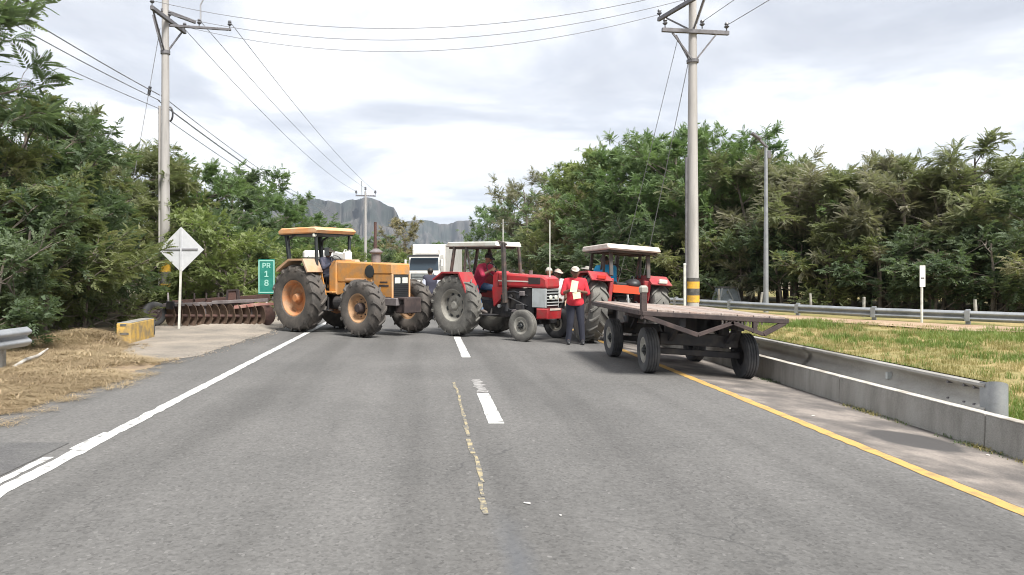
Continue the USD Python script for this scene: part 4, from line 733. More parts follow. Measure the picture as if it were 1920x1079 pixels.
# ------------------------------------------------------------------ red tractors
def build_red(label, loc, ang, roofc, tilt=None, cw=0.48, zc=2.27):
    t = thing('tractor', label, 'tractor', loc, ang, tilt=tilt)
    R1, W1, R2, W2 = 0.775, 0.4, 0.37, 0.2
    T1 = ag_tyre(R1, W1, 0.41, 18, 0.04, 0.05); T2 = road_tyre(R2, W2, 0.2, 3)
    kt = 'rubber_grey'
    for s in (-1, 1):
        wheel(t, 'rear_wheel', (0, s * 0.72, R1), T1, 0.41, W1, s, kt, 'rim_grey', 0.45, 0.34, 0.11, 0.1, slots=8, khub='rim_grey')
        wheel(t, 'front_wheel', (2.12, s * 0.66, R2), T2, 0.2, W2, s, kt if s < 0 else 'rubber_dark', 'rim_grey', 0.35, 0.36, 0.055, 0.08, steer=0.0, khub='grille')
    m = MB(); m.cprism([(-0.3, 0.5), (1.0, 0.5), (1.0, 0.9), (-0.3, 1.02)], -0.17, 0.17, 0.03); m.cyl((0, -0.7, R1), (0, 0.7, R1), 0.11); part('transmission', m, K['chassis'], t)
    m = MB(); m.cprism([(1.0, 0.5), (2.05, 0.52), (2.05, 1.24), (1.0, 1.2)], -0.19, 0.19, 0.03)
    for x in (1.15, 1.4, 1.65): m.cyl((x, -0.2, 1.02), (x, -0.27, 1.02), 0.05, n=10); m.cyl((x, 0.2, 1.02), (x, 0.27, 1.02), 0.05, n=10)
    m.cyl((1.3, -0.26, 0.66), (1.3, -0.26, 0.92), 0.06); m.box((1.7, -0.22, 0.75), (0.25, 0.12, 0.2), 0.02); m.tube([(1.0, -0.22, 0.95), (1.4, -0.3, 1.0), (1.9, -0.22, 0.8)], 0.018, 6); part('engine', m, K['chassis'], t)
    m = MB(); m.cyl((1.24, -0.24, 0.9), (1.24, -0.29, 0.9), 0.045); m.cyl((1.05, -0.24, 0.78), (1.05, -0.29, 0.78), 0.045); part('engine_filter', m, K['silver'], t)
    for pts in ([(1.0, -0.2, 1.2), (1.15, -0.26, 1.1), (1.5, -0.24, 1.15), (1.9, -0.2, 1.05)], [(1.1, -0.22, 0.8), (1.4, -0.28, 0.7), (1.8, -0.24, 0.66)]):
        m = MB(); m.tube(pts, 0.016, 6); part('hose', m, K['plastic_black'], t)
    m = MB(); m.cyl((1.55, -0.2, 0.62), (1.55, -0.29, 0.62), 0.1); part('pump', m, K['grey_steel'], t)
    m = MB(); m.box((1.75, -0.23, 1.1), (0.16, 0.06, 0.12), 0.015); part('injector_box', m, K['grey_steel'], t)
    m = MB(); m.cyl((1.75, 0.1, 1.5), (1.75, 0.1, 1.66), 0.05); part('filler_cap', m, K['grey_steel'], t)
    m = MB(); m.bar((2.12, -0.6, 0.42), (2.12, 0.6, 0.42), 0.1, 0.12, 0.02); m.box((2.12, 0, 0.5), (0.22, 0.24, 0.24), 0.03)
    for s in (-1, 1): m.cyl((2.12, s * 0.55, 0.36), (2.12, s * 0.55, 0.72), 0.045); m.bar((1.2, s * 0.2, 0.62), (2.12, s * 0.5, 0.66), 0.04)
    part('front_axle', m, K['chassis'], t)
    m = MB(); m.cprism([(0.98, 1.255), (2.5, 1.235), (2.52, 1.28), (2.5, 1.46), (2.36, 1.53), (0.98, 1.6)], -0.255, 0.255, 0.045); part('hood', m, K['red'], t, 30)
    for s in (-1, 1):
        m = MB(); m.bar((1.0, s * 0.257, 1.405), (2.3, s * 0.257, 1.385), 0.006, 0.03); part('pale_stripe', m, K['roof_pink'], t)
        m = MB(); m.box((2.14, s * 0.258, 1.41), (0.36, 0.008, 0.15), 0.003); part('hood_badge', m, K['frame_brown'], t)
        m = MB(); m.cprism([(2.06, 0.78), (2.48, 0.78), (2.49, 1.225), (2.06, 1.225)], s * 0.235 - 0.015, s * 0.235 + 0.015, 0.008); part('nose_panel', m, K['silver'], t)
    m = MB(); m.box((2.46, 0, 1.0), (0.05, 0.44, 0.44), 0.01); part('grille_back', m, K['grille'], t)
    for k in range(6):
        m = MB(); m.box((2.495, 0, 0.83 + 0.072 * k), (0.02, 0.44, 0.022), 0.004); part('grille_bar', m, K['silver'], t)
    for s in (-1, 1):
        m = MB(); m.lathe([(0, 0.0), (0.055, 0.0), (0.05, 0.02), (0, 0.028)], 14, 'x', c=(2.5, s * 0.1, 1.02)); part('headlight', m, K['lamp'], t)
    m = MB(); m.cprism([(2.2, 0.5), (2.54, 0.52), (2.56, 0.76), (2.2, 0.76)], -0.27, 0.27, 0.025); part('front_bumper', m, K['red'], t)
    m = MB(); m.box((2.563, 0, 0.74), (0.012, 0.4, 0.05), 0.002); part('number_plate', m, K['roof_pink'], t)
    m = MB(); m.cprism([(0.78, 0.9), (0.975, 1.02), (0.975, 1.6), (0.92, 1.64), (0.8, 1.54)], -0.25, 0.25, 0.03); part('dash_cowl', m, K['red'], t)
    m = MB(); m.prism([(0.8, 1.24), (0.97, 1.25), (1.34, 1.25), (1.08, 0.95), (0.86, 0.76)], -0.262, 0.262); part('tank_panel', m, K['red'], t)
    for s in (-1, 1):
        m = MB(); m.prism([(-0.66, 1.43), (-0.62, 1.41), (-0.3, 1.585), (0.26, 1.575), (0.42, 1.3), (0.52, 1.1), (0.55, 1.11), (0.46, 1.33), (0.29, 1.615), (-0.31, 1.625)], s * 0.7 - 0.24, s * 0.7 + 0.24); part('fender', m, K['red_fender'], t)
        m = MB(); m.prism([(-0.5, 1.05), (0.1, 0.85), (0.3, 0.86), (0.27, 1.25), (0.2, 1.575), (-0.3, 1.585), (-0.55, 1.45)], s * 0.47 - 0.01, s * 0.47 + 0.01); part('fender_side', m, K['red_fender'], t)
        m = MB(); m.box((0.8, s * 0.42, 0.56), (0.5, 0.4, 0.03), 0.008); m.bar((0.8, s * 0.3, 0.55), (0.75, s * 0.2, 0.7), 0.04); part('footplate', m, K['chassis'], t)
    m = MB()
    m.cprism([(-0.62, zc), (1.08, zc - 0.02), (1.15, zc - 0.01), (1.1, zc + 0.1), (-0.55, zc + 0.13), (-0.66, zc + 0.03)], -cw, cw, 0.022); part('canopy', m, K[roofc], t)
    m = MB()
    for s in (-1, 1): m.bar((-0.55, s * (cw - 0.07), zc - 0.025), (1.0, s * (cw - 0.07), zc - 0.035), 0.05)
    for x in (-0.5, 0.2, 0.95): m.bar((x, -cw + 0.07, zc - 0.03), (x, cw - 0.07, zc - 0.03), 0.045)
    part('canopy_frame', m, K['rust_post'], t)
    for s in (-1, 1):
        m = MB(); m.bar((-0.48, s * 0.44, 1.55), (-0.34, s * 0.44, zc), 0.085, 0.06, 0.01); part('canopy_post', m, K['rust_post'], t)
        m = MB(); m.bar((0.0, s * 0.44, 1.55), (0.08, s * 0.44, zc), 0.055, 0.05, 0.01); part('canopy_post', m, K['rust_post'], t)
        m = MB(); m.bar((0.24, s * 0.44, 1.55), (0.1, s * 0.44, zc), 0.035); part('canopy_strut', m, K['rust_post'], t)
    m = MB(); m.bar((1.3, -0.34, 0.86), (1.24, -0.34, zc + 0.08), 0.09, 0.1, 0.012); m.bar((1.3, -0.34, 0.92), (1.3, -0.18, 0.92), 0.08); m.bar((1.02, -0.34, zc + 0.12), (1.34, -0.34, zc + 0.02), 0.05); part('canopy_post', m, K['rust_post'], t)
    m = MB(); m.bar((1.3, 0.34, 0.86), (1.16, 0.34, zc - 0.02), 0.07, 0.07, 0.012); m.bar((1.3, 0.34, 0.92), (1.3, 0.18, 0.92), 0.08); part('canopy_post', m, K['rust_post'], t)
    m = MB(); m.box((0.0, 0, 1.12), (0.44, 0.46, 0.08), 0.03); m.box((-0.24, 0, 1.28), (0.06, 0.46, 0.28), 0.025); m.box((0, 0, 1.02), (0.2, 0.2, 0.16)); part('seat', m, K['plastic_black'], t)
    m = MB(); m.bar((0.86, 0, 1.55), (0.6, 0, 1.68), 0.035); m.tube([(0.58 - 0.09 * math.cos(q), 0.19 * math.sin(q), 1.68 + 0.17 * math.cos(q)) for q in np.linspace(0, 2 * PI, 17)], 0.013, 6); part('steering_wheel', m, K['plastic_black'], t)
    m = MB()
    for s in (-1, 1): m.bar((-0.25, s * 0.26, 0.5), (-0.95, s * 0.34, 0.46), 0.05); m.bar((-0.3, s * 0.24, 1.0), (-0.75, s * 0.32, 0.8), 0.045); m.bar((-0.75, s * 0.32, 0.8), (-0.72, s * 0.32, 0.47), 0.03)
    m.box((-0.55, 0, 0.42), (0.7, 0.09, 0.04), 0.005); part('hitch_arms', m, K['chassis'], t)
    return t
RA = math.radians(47); RT = (1.28, 19.45, 0)
rt = build_red('red tractor with pale canopy in the middle of the road, driver leaning on the wheel', RT, -RA, 'roof_white')
m = MB(); m.cyl((2.44, -0.05, 1.5), (2.44, -0.05, 2.85), 0.014, 0.012, n=6); part('whip_pole', m, K['post_white'], rt)
m = MB(); m.cyl((1.2, -0.3, 2.3), (1.2, -0.3, 2.92), 0.013, 0.01, n=6); part('whip_pole', m, K['post_white'], rt)
pz = seated(0.26, 1.16, 0.6, 0.57, head=(0.42, 0, 1.97), wrL=(0.55, 0.18, 1.62), wrR=(0.62, -0.14, 1.66), elL=(0.36, 0.28, 1.5), elR=(0.5, -0.3, 1.55), knL=(0.44, 0.22, 1.2), knR=(0.3, -0.32, 1.06), anL=(0.66, 0.3, 0.66), anR=(0.5, -0.36, 0.66))
person('driver in pink-red shirt, jeans and dark cap leaning forward on the red tractor', to_world(RT, -RA, (0.03, 0, 0)), -RA, pz, SKIN, cloth('pink', (0.5, 0.045, 0.1), (0.4, 0.035, 0.075)), cloth('jeans', (0.04, 0.1, 0.21), (0.1, 0.17, 0.28), 6.0), cloth('shoe', (0.13, 0.11, 0.1)), cloth('cap_dark', (0.02, 0.018, 0.02)))
TA = math.radians(97); TT = (4.42, 17.35, -0.043)
rt2 = build_red('red tractor seen from behind with pale canopy, hitched in front of the flatbed trailer', TT, TA, 'roof_pink', None, 0.62, 2.14)
UsdGeom.Xformable(rt2).AddRotateXOp().Set(4.4)
m = MB(); m.cprism([(-0.42, 1.18), (-0.3, 1.18), (-0.3, 1.36), (-0.42, 1.34)], -0.36, 0.36, 0.02); part('rear_toolbox', m, K['red_orange'], rt2)
for s in (-1, 1):
    m = MB(); m.box((-0.64, s * 0.72, 1.5), (0.06, 0.2, 0.1), 0.02); part('tail_lamp', m, K['lamp_red'] if s > 0 else K['roof_pink'], rt2)
    m = MB(); m.bar((-0.4, s * 0.44, 0.9), (-0.42, s * 0.42, 1.5), 0.12, 0.1, 0.015); part('rear_frame', m, K['red_fender'], rt2)
m = MB(); m.cyl((-0.5, -0.02, 0.85), (-0.5, 0.03, 1.15), 0.025); part('top_link', m, K['silver'], rt2)
pb = seated(0.3, 1.16, 0.5, 0.57, wrL=(0.45, 0.3, 1.5), wrR=(0.45, -0.2, 1.5), head=(0.36, 0.02, 1.92), neck=(0.3, 0, 1.8))
person('driver in bright blue shirt seated with his back turned on the rear-facing red tractor', to_world(TT, TA, (0.0, 0.14, 0)), TA, pb, SKIN2, cloth('blue', (0.02, 0.25, 0.5), (0.03, 0.33, 0.55)), cloth('dark_trousers', (0.03, 0.03, 0.035)), K['plastic_black'], None)
bg = to_world(TT, TA, (-0.2, -0.3, 1.26)); m = MB(); m.tm(trimesh.Trimesh(ball((0, 0, 0.12), 0.2, (0.9, 1.1, 0.65)), trimesh.creation.icosphere(2, 1.0).faces)); m.tube([(0.0, -0.1, 0.22), (0.0, -0.04, 0.3), (0, 0.05, 0.3), (0, 0.1, 0.22)], 0.015, 6)
solo('bag', MB().add(np.array(m.mesh().vertices) + np.array(bg), m.mesh().faces), K['plastic_black'], 'dark soft bag lying beside the blue-shirted driver on the rear-facing red tractor', 'bag', smooth=True)

# people standing about
Jr = standing(elL=(0.03, 0.27, 1.15), elR=(0.03, -0.27, 1.15), wrL=(0.24, 0.1, 1.19), wrR=(0.24, -0.12, 1.22), hdL=(0.4, -0.9, 0.05), hdR=(0.5, 0.8, 0.1), anL=(0.02, 0.16, 0.085), anR=(-0.02, -0.15, 0.085), knL=(0.03, 0.13, 0.49))
RM = (3.33, 16.75, 0)
person('man in red shirt and white cap standing before the tractors holding papers', RM, -PI / 2 - 0.1, Jr, SKIN2, cloth('red', (0.55, 0.03, 0.045), (0.45, 0.025, 0.04)), cloth('navy_trousers', (0.02, 0.022, 0.035)), K['plastic_black'], cloth('cap_white', (0.46, 0.43, 0.38), (0.3, 0.26, 0.22)))
m = MB(); m.box((-0.08, -0.3, 1.3), (0.15, 0.012, 0.26), 0.002, R=trimesh.transformations.rotation_matrix(0.18, [0, 1, 0])[:3, :3]); m.box((-0.02, -0.29, 1.1), (0.17, 0.012, 0.14), 0.002, R=trimesh.transformations.rotation_matrix(-0.15, [0, 1, 0])[:3, :3])
pp = solo('papers', MB().add(np.array(m.mesh().vertices) + np.array(RM), m.mesh().faces), look('paper', (0.76, 0.68, 0.42), 0.8, (0.66, 0.6, 0.5), 12), 'folded cream papers held in front of the red shirt', 'papers')
Jw = standing(elL=(0.0, 0.26, 1.14), wrL=(0.2, 0.14, 1.02), elR=(0.0, -0.26, 1.14), wrR=(0.2, -0.12, 1.0))
person('man in white patterned shirt and pale cap standing behind the red tractor nose', (3.28, 18.75, 0), -PI / 2 + 0.35, {k: np.array(v) * 0.97 for k, v in Jw.items()}, SKIN2, cloth('white_patterned', (0.62, 0.6, 0.58), (0.32, 0.31, 0.31), 16.0, 0.52, 0.6), cloth('black_trousers', (0.03, 0.03, 0.034)), K['plastic_black'], cloth('cap_pale', (0.4, 0.35, 0.3), (0.25, 0.16, 0.14)))
Js = standing()
person('person in dark vest over a pale shirt standing in front of the white truck', (0.13, 25.2, 0), PI / 2 + 0.4, Js, SKIN2, cloth('pale_shirt', (0.4, 0.42, 0.5)), cloth('grey_trousers', (0.05, 0.05, 0.055)), K['plastic_black'], None, sleeve='long', vest=cloth('vest', (0.035, 0.035, 0.055)))
person('grey haired man mostly hidden behind the hood of the middle red tractor', (3.6, 22.0, 0), -PI / 2, standing(), SKIN, cloth('maroon', (0.3, 0.04, 0.05)), cloth('brown_trousers', (0.07, 0.055, 0.045)), K['plastic_black'], None, hair=HAIR_G)
person('person in pale hat whose head shows over the rear-facing tractor fender', (4.5, 21.0, 0), -PI / 2 + 0.3, {k: np.array(v) * 1.02 for k, v in standing().items()}, SKIN2, cloth('beige', (0.45, 0.4, 0.32)), cloth('olive_trousers', (0.07, 0.07, 0.045)), K['plastic_black'], cloth('hat_grey', (0.24, 0.225, 0.2)), hathue='brim')
person('bareheaded person just showing above the middle of the red tractor hood', (3.0, 23.6, 0), -PI / 2 - 0.3, {k: np.array(v) * 0.97 for k, v in standing().items()}, SKIN, cloth('cream', (0.5, 0.45, 0.38)), cloth('khaki', (0.16, 0.13, 0.09)), K['plastic_black'], None)

# ------------------------------------------------------------------ flatbed trailer
def build_trailer():
    tl = math.atan(0.057); t = thing('farm_trailer', 'four-wheeled flatbed farm trailer with bare wooden deck parked over the yellow line', 'trailer', (4.38, 11.4, 0.0), 0.0)
    sl = lambda x: -0.057 * x
    # deck of boards along the trailer, tilted with the shoulder
    W, L = 2.2, 3.2; n = 9; bw = W / n
    for k in range(n):
        x = -W / 2 + (k + 0.5) * bw; r_ = np.random.default_rng(k); m = MB(); m.box((x, L / 2 + r_.uniform(-0.015, 0.015), 0.985 + sl(x) + r_.uniform(-0.004, 0.004)), (bw - 0.012, L, 0.035), 0.005, R=trimesh.transformations.rotation_matrix(tl, [0, 1, 0])[:3, :3]); part('deck_board', m, K['deck' if k % 3 else 'deck2'], t)
    for x in (-W / 2 - 0.02, W / 2 + 0.02):
        m = MB(); m.box((x, L / 2, 0.945 + sl(x)), (0.05, L + 0.04, 0.075), 0.008); part('side_rail', m, K['frame_brown'], t)
    for y in (-0.03, L + 0.03):
        m = MB(); m.bar((-W / 2, y, 0.94 + sl(-W / 2)), (W / 2, y, 0.94 + sl(W / 2)), 0.05, 0.075, 0.008); part('end_rail', m, K['frame_brown'], t)
    for x in (-0.45, 0.45):
        m = MB(); m.box((x, L / 2 + 0.05, 0.83 + sl(x)), (0.1, L, 0.16), 0.01); part('main_beam', m, K['chassis'], t)
    for y in np.linspace(0.25, L - 0.25, 6):
        m = MB(); m.bar((-W / 2, y, 0.93 + sl(-W / 2)), (W / 2, y, 0.93 + sl(W / 2)), 0.06, 0.07, 0.006); part('cross_member', m, K['frame_brown'], t)
    m = MB(); m.bar((-W / 2 + 0.02, -0.02, 0.9 + sl(-W / 2)), (-0.25, -0.02, 0.67), 0.06, 0.07, 0.006); m.bar((-0.25, -0.02, 0.67), (0.3, -0.02, 0.86), 0.05, 0.06, 0.006); part('end_brace', m, K['frame_brown'], t)
    m = MB(); m.bar((0.25, -0.02, 0.87), (0.75, -0.02, 0.68), 0.05, 0.06, 0.006); m.bar((0.75, -0.02, 0.68), (W / 2 - 0.02, -0.02, 0.86), 0.06, 0.07, 0.006); m.bar((0.62, -0.02, 0.7), (0.62, -0.02, 0.88), 0.06); part('end_brace', m, K['frame_brown'], t)
    m = MB(); m.box((-W / 2 + 0.03, 0.0, 1.14), (0.09, 0.08, 0.46), 0.01); part('stake_post', m, K['frame_brown'], t)
    m = MB(); m.box((-W / 2 + 0.03, 0.0, 1.36), (0.13, 0.1, 0.13), 0.03); part('stake_head', m, K['rim_grey'], t)
    R, Wt = 0.365, 0.22; T = road_tyre(R, Wt, 0.2, 4)
    for y in (0.72, 3.0):
        for s, x in ((-1, -0.78), (1, 0.78)):
            zz = 0.0 if s < 0 else -0.094
            wheel(t, 'wheel', (x, y, R + zz), T, 0.2, Wt, -s, 'rubber_dark', 'rim_grey' if s < 0 else 'chassis', 0.4, 0.36, 0.05, 0.09, khub='grille', steer=PI / 2 + (0.03 if y > 1 else -0.03))
        m = MB(); m.bar((-0.7, y, R), (0.7, y, R - 0.094), 0.09, 0.1, 0.01); part('axle', m, K['chassis'], t)
        for x in (-0.45, 0.45):
            m = MB(); m.bar((x, y - 0.4, 0.72 + sl(x)), (x, y, 0.46 + sl(x)), 0.07, 0.05); m.bar((x, y, 0.46 + sl(x)), (x, y + 0.4, 0.72 + sl(x)), 0.07, 0.05); m.box((x, y, 0.6 + sl(x)), (0.12, 0.14, 0.36), 0.01)
            part('spring', m, K['chassis'], t)
        m = MB(); m.bar((-0.62, y, 0.56), (0.66, y, 0.5), 0.16, 0.2, 0.015); part('bolster', m, K['chassis'], t)
    m = MB(); m.bar((0.6, 0.72, 0.5), (0.6, 0.5, 0.88), 0.13, 0.12, 0.01); part('support_post', m, K['chassis'], t)
    m = MB(); m.box((0.42, 1.85, 0.75), (0.5, 1.4, 0.26), 0.03); part('under_box', m, K['chassis'], t)
    m = MB(); m.bar((-0.35, 3.1, 0.45), (0.02, 4.6, 0.44), 0.07); m.bar((0.35, 3.1, 0.43), (0.02, 4.6, 0.44), 0.07); m.bar((0.02, 4.5, 0.44), (0.02, 5.2, 0.43), 0.09); part('drawbar', m, K['frame_brown'], t)
    m = MB()
    for k in range(11): m.box((0.15 + k * 0.06, 0.03, 0.86), (0.02, 0.02, 0.07))
    part('chain_fringe', m, K['roof_pink'], t)
    return t
build_trailer()

# ------------------------------------------------------------------ disc harrow behind the orange tractor
def build_harrow():
    A, B = np.array([-4.65, 22.0]), np.array([-8.35, 22.7]); L = np.linalg.norm(B - A); ang = math.atan2(*(A - B)[::-1])
    t = thing('disc_harrow', 'long rusty disc harrow with mud-caked discs hitched behind the orange tractor', 'harrow', (B[0], B[1], 0), ang)
    def disc(x, y, yaw, r=0.32):
        m = MB(); m.lathe([(0.0, 0.06), (r * 0.5, 0.045), (r, 0.0), (r, -0.008), (r * 0.5, 0.037), (0, 0.05)], 20, 'x'); v = np.array(m.mesh().vertices); c, s = math.cos(yaw), math.sin(yaw)
        v = np.c_[c * v[:, 0] - s * v[:, 1] + x, s * v[:, 0] + c * v[:, 1] + y, v[:, 2] + r * 0.93]; return MB().add(v, m.mesh().faces)
    for k in range(13): part('disc', disc(0.75 + k * 0.225, -0.25 + 0.025 * k, 0.95, 0.34), K['rust_mud'], t)
    for k in range(13): part('disc', disc(0.75 + k * 0.225, 0.75 - 0.02 * k, -0.8), K['rust'], t)
    m = MB(); m.cyl((0.6, -0.26, 0.3), (3.5, 0.06, 0.3), 0.05); part('gang_axle', m, K['rust'], t)
    m = MB(); m.bar((0.5, -0.22, 0.62), (2.0, -0.06, 0.66), 0.1, 0.1, 0.01); m.bar((2.0, -0.06, 0.7), (3.7, 0.1, 0.78), 0.09, 0.1, 0.01); part('frame_beam', m, K['grey_steel'], t)
    m = MB(); m.bar((0.3, 0.7, 0.62), (3.6, 0.45, 0.85), 0.1, 0.2, 0.01); part('frame_beam', m, K['rust'], t)
    for x in (0.55, 1.35, 2.15, 2.95):
        m = MB(); m.bar((x, -0.3 + 0.1 * x, 0.62), (x + 0.1, 0.7 - 0.06 * x, 0.68), 0.07, 0.07); part('cross_beam', m, K['frame_brown'], t)
    for x in (0.95, 1.75, 2.55, 3.2):
        m = MB(); m.bar((x, -0.22 + 0.1 * x, 0.62), (x, -0.2 + 0.1 * x, 0.32), 0.05, 0.08); part('hanger', m, K['grey_steel'], t)
    for x in (1.1, 1.5, 1.9, 2.3):
        m = MB(); m.box((x, 0.55, 0.86), (0.04, 0.04, 0.2), 0.006); part('frame_pin', m, K['frame_brown'], t)
    m = MB(); m.box((2.55, 0.2, 0.86), (0.3, 0.3, 0.42), 0.02); part('hitch_tower', m, K['rust'], t)
    m = MB(); m.bar((2.4, 0.05, 0.66), (2.45, 0.05, 1.06), 0.06); m.bar((2.8, 0.08, 0.66), (2.75, 0.05, 1.08), 0.06); m.bar((2.42, 0.05, 1.06), (2.78, 0.05, 1.08), 0.05); part('hitch_frame', m, K['frame_brown'], t)
    m = MB(); m.bar((2.7, -0.04, 0.56), (3.5, 0.02, 0.66), 0.1, 0.1, 0.01); m.bar((3.5, 0.02, 0.66), (4.3, 0.05, 0.68), 0.09, 0.08, 0.01); part('drawbar', m, K['red_drawbar'], t)
    for x, y in ((0.25, -0.3), (0.55, 0.95)):
        w = road_tyre(0.36, 0.22, 0.2, 4); g = group_part('transport_wheel', t); place(g, (x, y, 0.36), 0.9); part('tyre', w, K['rubber_dark'], g, 35); mm, d = rim(0.2, 0.22, -1, 0.3); part('rim', mm, K['frame_brown'], g, 35)
    m = MB(); m.bar((0.25, -0.25, 0.36), (0.6, -0.1, 0.7), 0.08); m.bar((0.6, -0.1, 0.7), (0.3, 0.4, 0.95), 0.05); part('wheel_arm', m, K['grey_steel'], t)
    m = MB(); m.box((0.78, -0.3, 0.62), (0.24, 0.1, 0.24), 0.015); part('tool_plate', m, K['chassis'], t)
    for k in range(3):
        m = MB(); m.lathe([(0, 0), (0.09, 0.0), (0.09, 0.05), (0, 0.05)], 12, 'x', c=(-0.1 + 0.1 * k, -0.1, 0.3 + 0.02 * k)); part('spare_disc', m, K['rust'], t)
build_harrow()

# ------------------------------------------------------------------ white truck and minibus in the queue
def build_truck():
    t = thing('lorry', 'white box lorry waiting in the queue beyond the orange tractor', 'lorry', (-0.2, 54.0, 0), -0.16)
    m = MB(); v = [(-1.2, 0, 0.55), (1.2, 0, 0.55), (1.2, 0, 1.6), (-1.2, 0, 1.6), (-1.1, 0.25, 2.75), (1.1, 0.25, 2.75), (-1.2, 2.0, 0.55), (1.2, 2.0, 0.55), (-1.15, 2.0, 2.85), (1.15, 2.0, 2.85)]
    h = trimesh.convex.convex_hull(np.array(v)); part('cab', MB().add(h.vertices, h.faces), K['white'], t)
    m = MB(); m.add([(-1.08, -0.015 + 0.02, 1.68), (1.08, 0.005, 1.68), (1.0, 0.215, 2.6), (-1.0, 0.215, 2.6)], [(0, 1, 2, 3)]); v = m.mesh(); v = MB().add(np.vstack([np.array(v.vertices) + [0, -0.012, 0], np.array(v.vertices) + [0, 0.004, 0]]), [(0, 1, 2, 3), (4, 7, 6, 5), (0, 4, 5, 1), (3, 2, 6, 7), (0, 3, 7, 4), (1, 5, 6, 2)]); part('windscreen', v, K['dark_glass'], t)
    m = MB(); m.box((0, -0.12, 2.72), (2.2, 0.28, 0.14), 0.02); part('sun_visor', m, K['plastic_black'], t)
    m = MB(); m.box((-0.1, -0.03, 1.24), (1.7, 0.05, 0.42), 0.01); part('grille', m, K['grille'], t)
    for k in range(4):
        m = MB(); m.box((-0.1, -0.06, 1.1 + 0.1 * k), (1.6, 0.02, 0.03)); part('grille_bar', m, K['silver'], t)
    m = MB(); m.box((0, -0.1, 0.66), (2.42, 0.22, 0.42), 0.04); part('bumper', m, K['white'], t)
    for s in (-1, 1):
        m = MB(); m.box((s * 0.85, -0.22, 0.75), (0.36, 0.03, 0.18), 0.015); part('headlight', m, K['lamp'], t)
        m = MB(); m.box((s * 1.33, -0.1, 2.2), (0.16, 0.12, 0.5), 0.03); m.bar((s * 1.12, 0.1, 2.4), (s * 1.32, -0.1, 2.4), 0.03); part('wing_mirror', m, K['white'], t)
        m = MB(); m.prism([(0.25, 1.7), (1.1, 1.7), (1.1, 2.45), (0.42, 2.45)], 0, 0.012); q = m.mesh(); vv = np.array(q.vertices); part('side_window', MB().add(np.c_[s * (1.185 - 0.012 + vv[:, 1] * 1.0 + 0.0) - s * (vv[:, 2] - 1.7) * 0.03, vv[:, 0] * 1.0, vv[:, 2]], q.faces), K['grille'], t)
        for y in (0.9, 6.0, 7.4, 11.0):
            g = group_part('wheel', t); place(g, (s * 1.05, y, 0.5), PI / 2); part('tyre', road_tyre(0.5, 0.28, 0.28, 4), K['rubber_dark'], g, 35); mm, d = rim(0.28, 0.28, -s, 0.3); part('rim', mm, K['rim_grey'], g, 35)
    m = MB(); m.box((0, 6.0, 0.85), (0.9, 11.5, 0.25), 0.02); part('chassis', m, K['chassis'], t)
    m = MB(); m.box((0, 7.9, 2.35), (2.5, 11.2, 2.6), 0.05); part('box_body', m, K['white'], t)
    m = MB(); m.box((0, 1.2, 3.05), (1.9, 1.3, 0.4), 0.08); part('roof_deflector', m, K['white'], t)
build_truck()
def build_bus():
    t = thing('minibus', 'white minibus seen through the cab of the orange tractor', 'minibus', (-5.55, 38.0, -0.28), 0.0)
    m = MB(); m.box((0, 3.0, 1.35), (1.5, 6.0, 1.8), 0.12); part('body', m, K['white'], t)
    m = MB(); m.box((0, 3.0, 2.75), (1.54, 6.0, 0.44), 0.1); part('roof', m, K['white'], t)
    m = MB(); m.box((0, 3.0, 2.38), (1.46, 5.94, 0.32), 0.02); part('window_band', m, K['grille'], t)
    m = MB(); m.box((0, -0.01, 1.95), (1.3, 0.03, 0.5), 0.01); part('windscreen', m, K['glass'], t)
    for s in (-1, 1):
        m = MB(); m.box((s * 0.52, -0.02, 0.95), (0.3, 0.04, 0.18), 0.015); part('headlight', m, K['lamp'], t)
        for y in (1.0, 4.8):
            g = group_part('wheel', t); place(g, (s * 0.62, y, 0.38), PI / 2); part('tyre', road_tyre(0.38, 0.22, 0.22, 4), K['rubber_dark'], g, 35); mm, d = rim(0.22, 0.22, -s, 0.3); part('rim', mm, K['rim_grey'], g, 35)
build_bus()

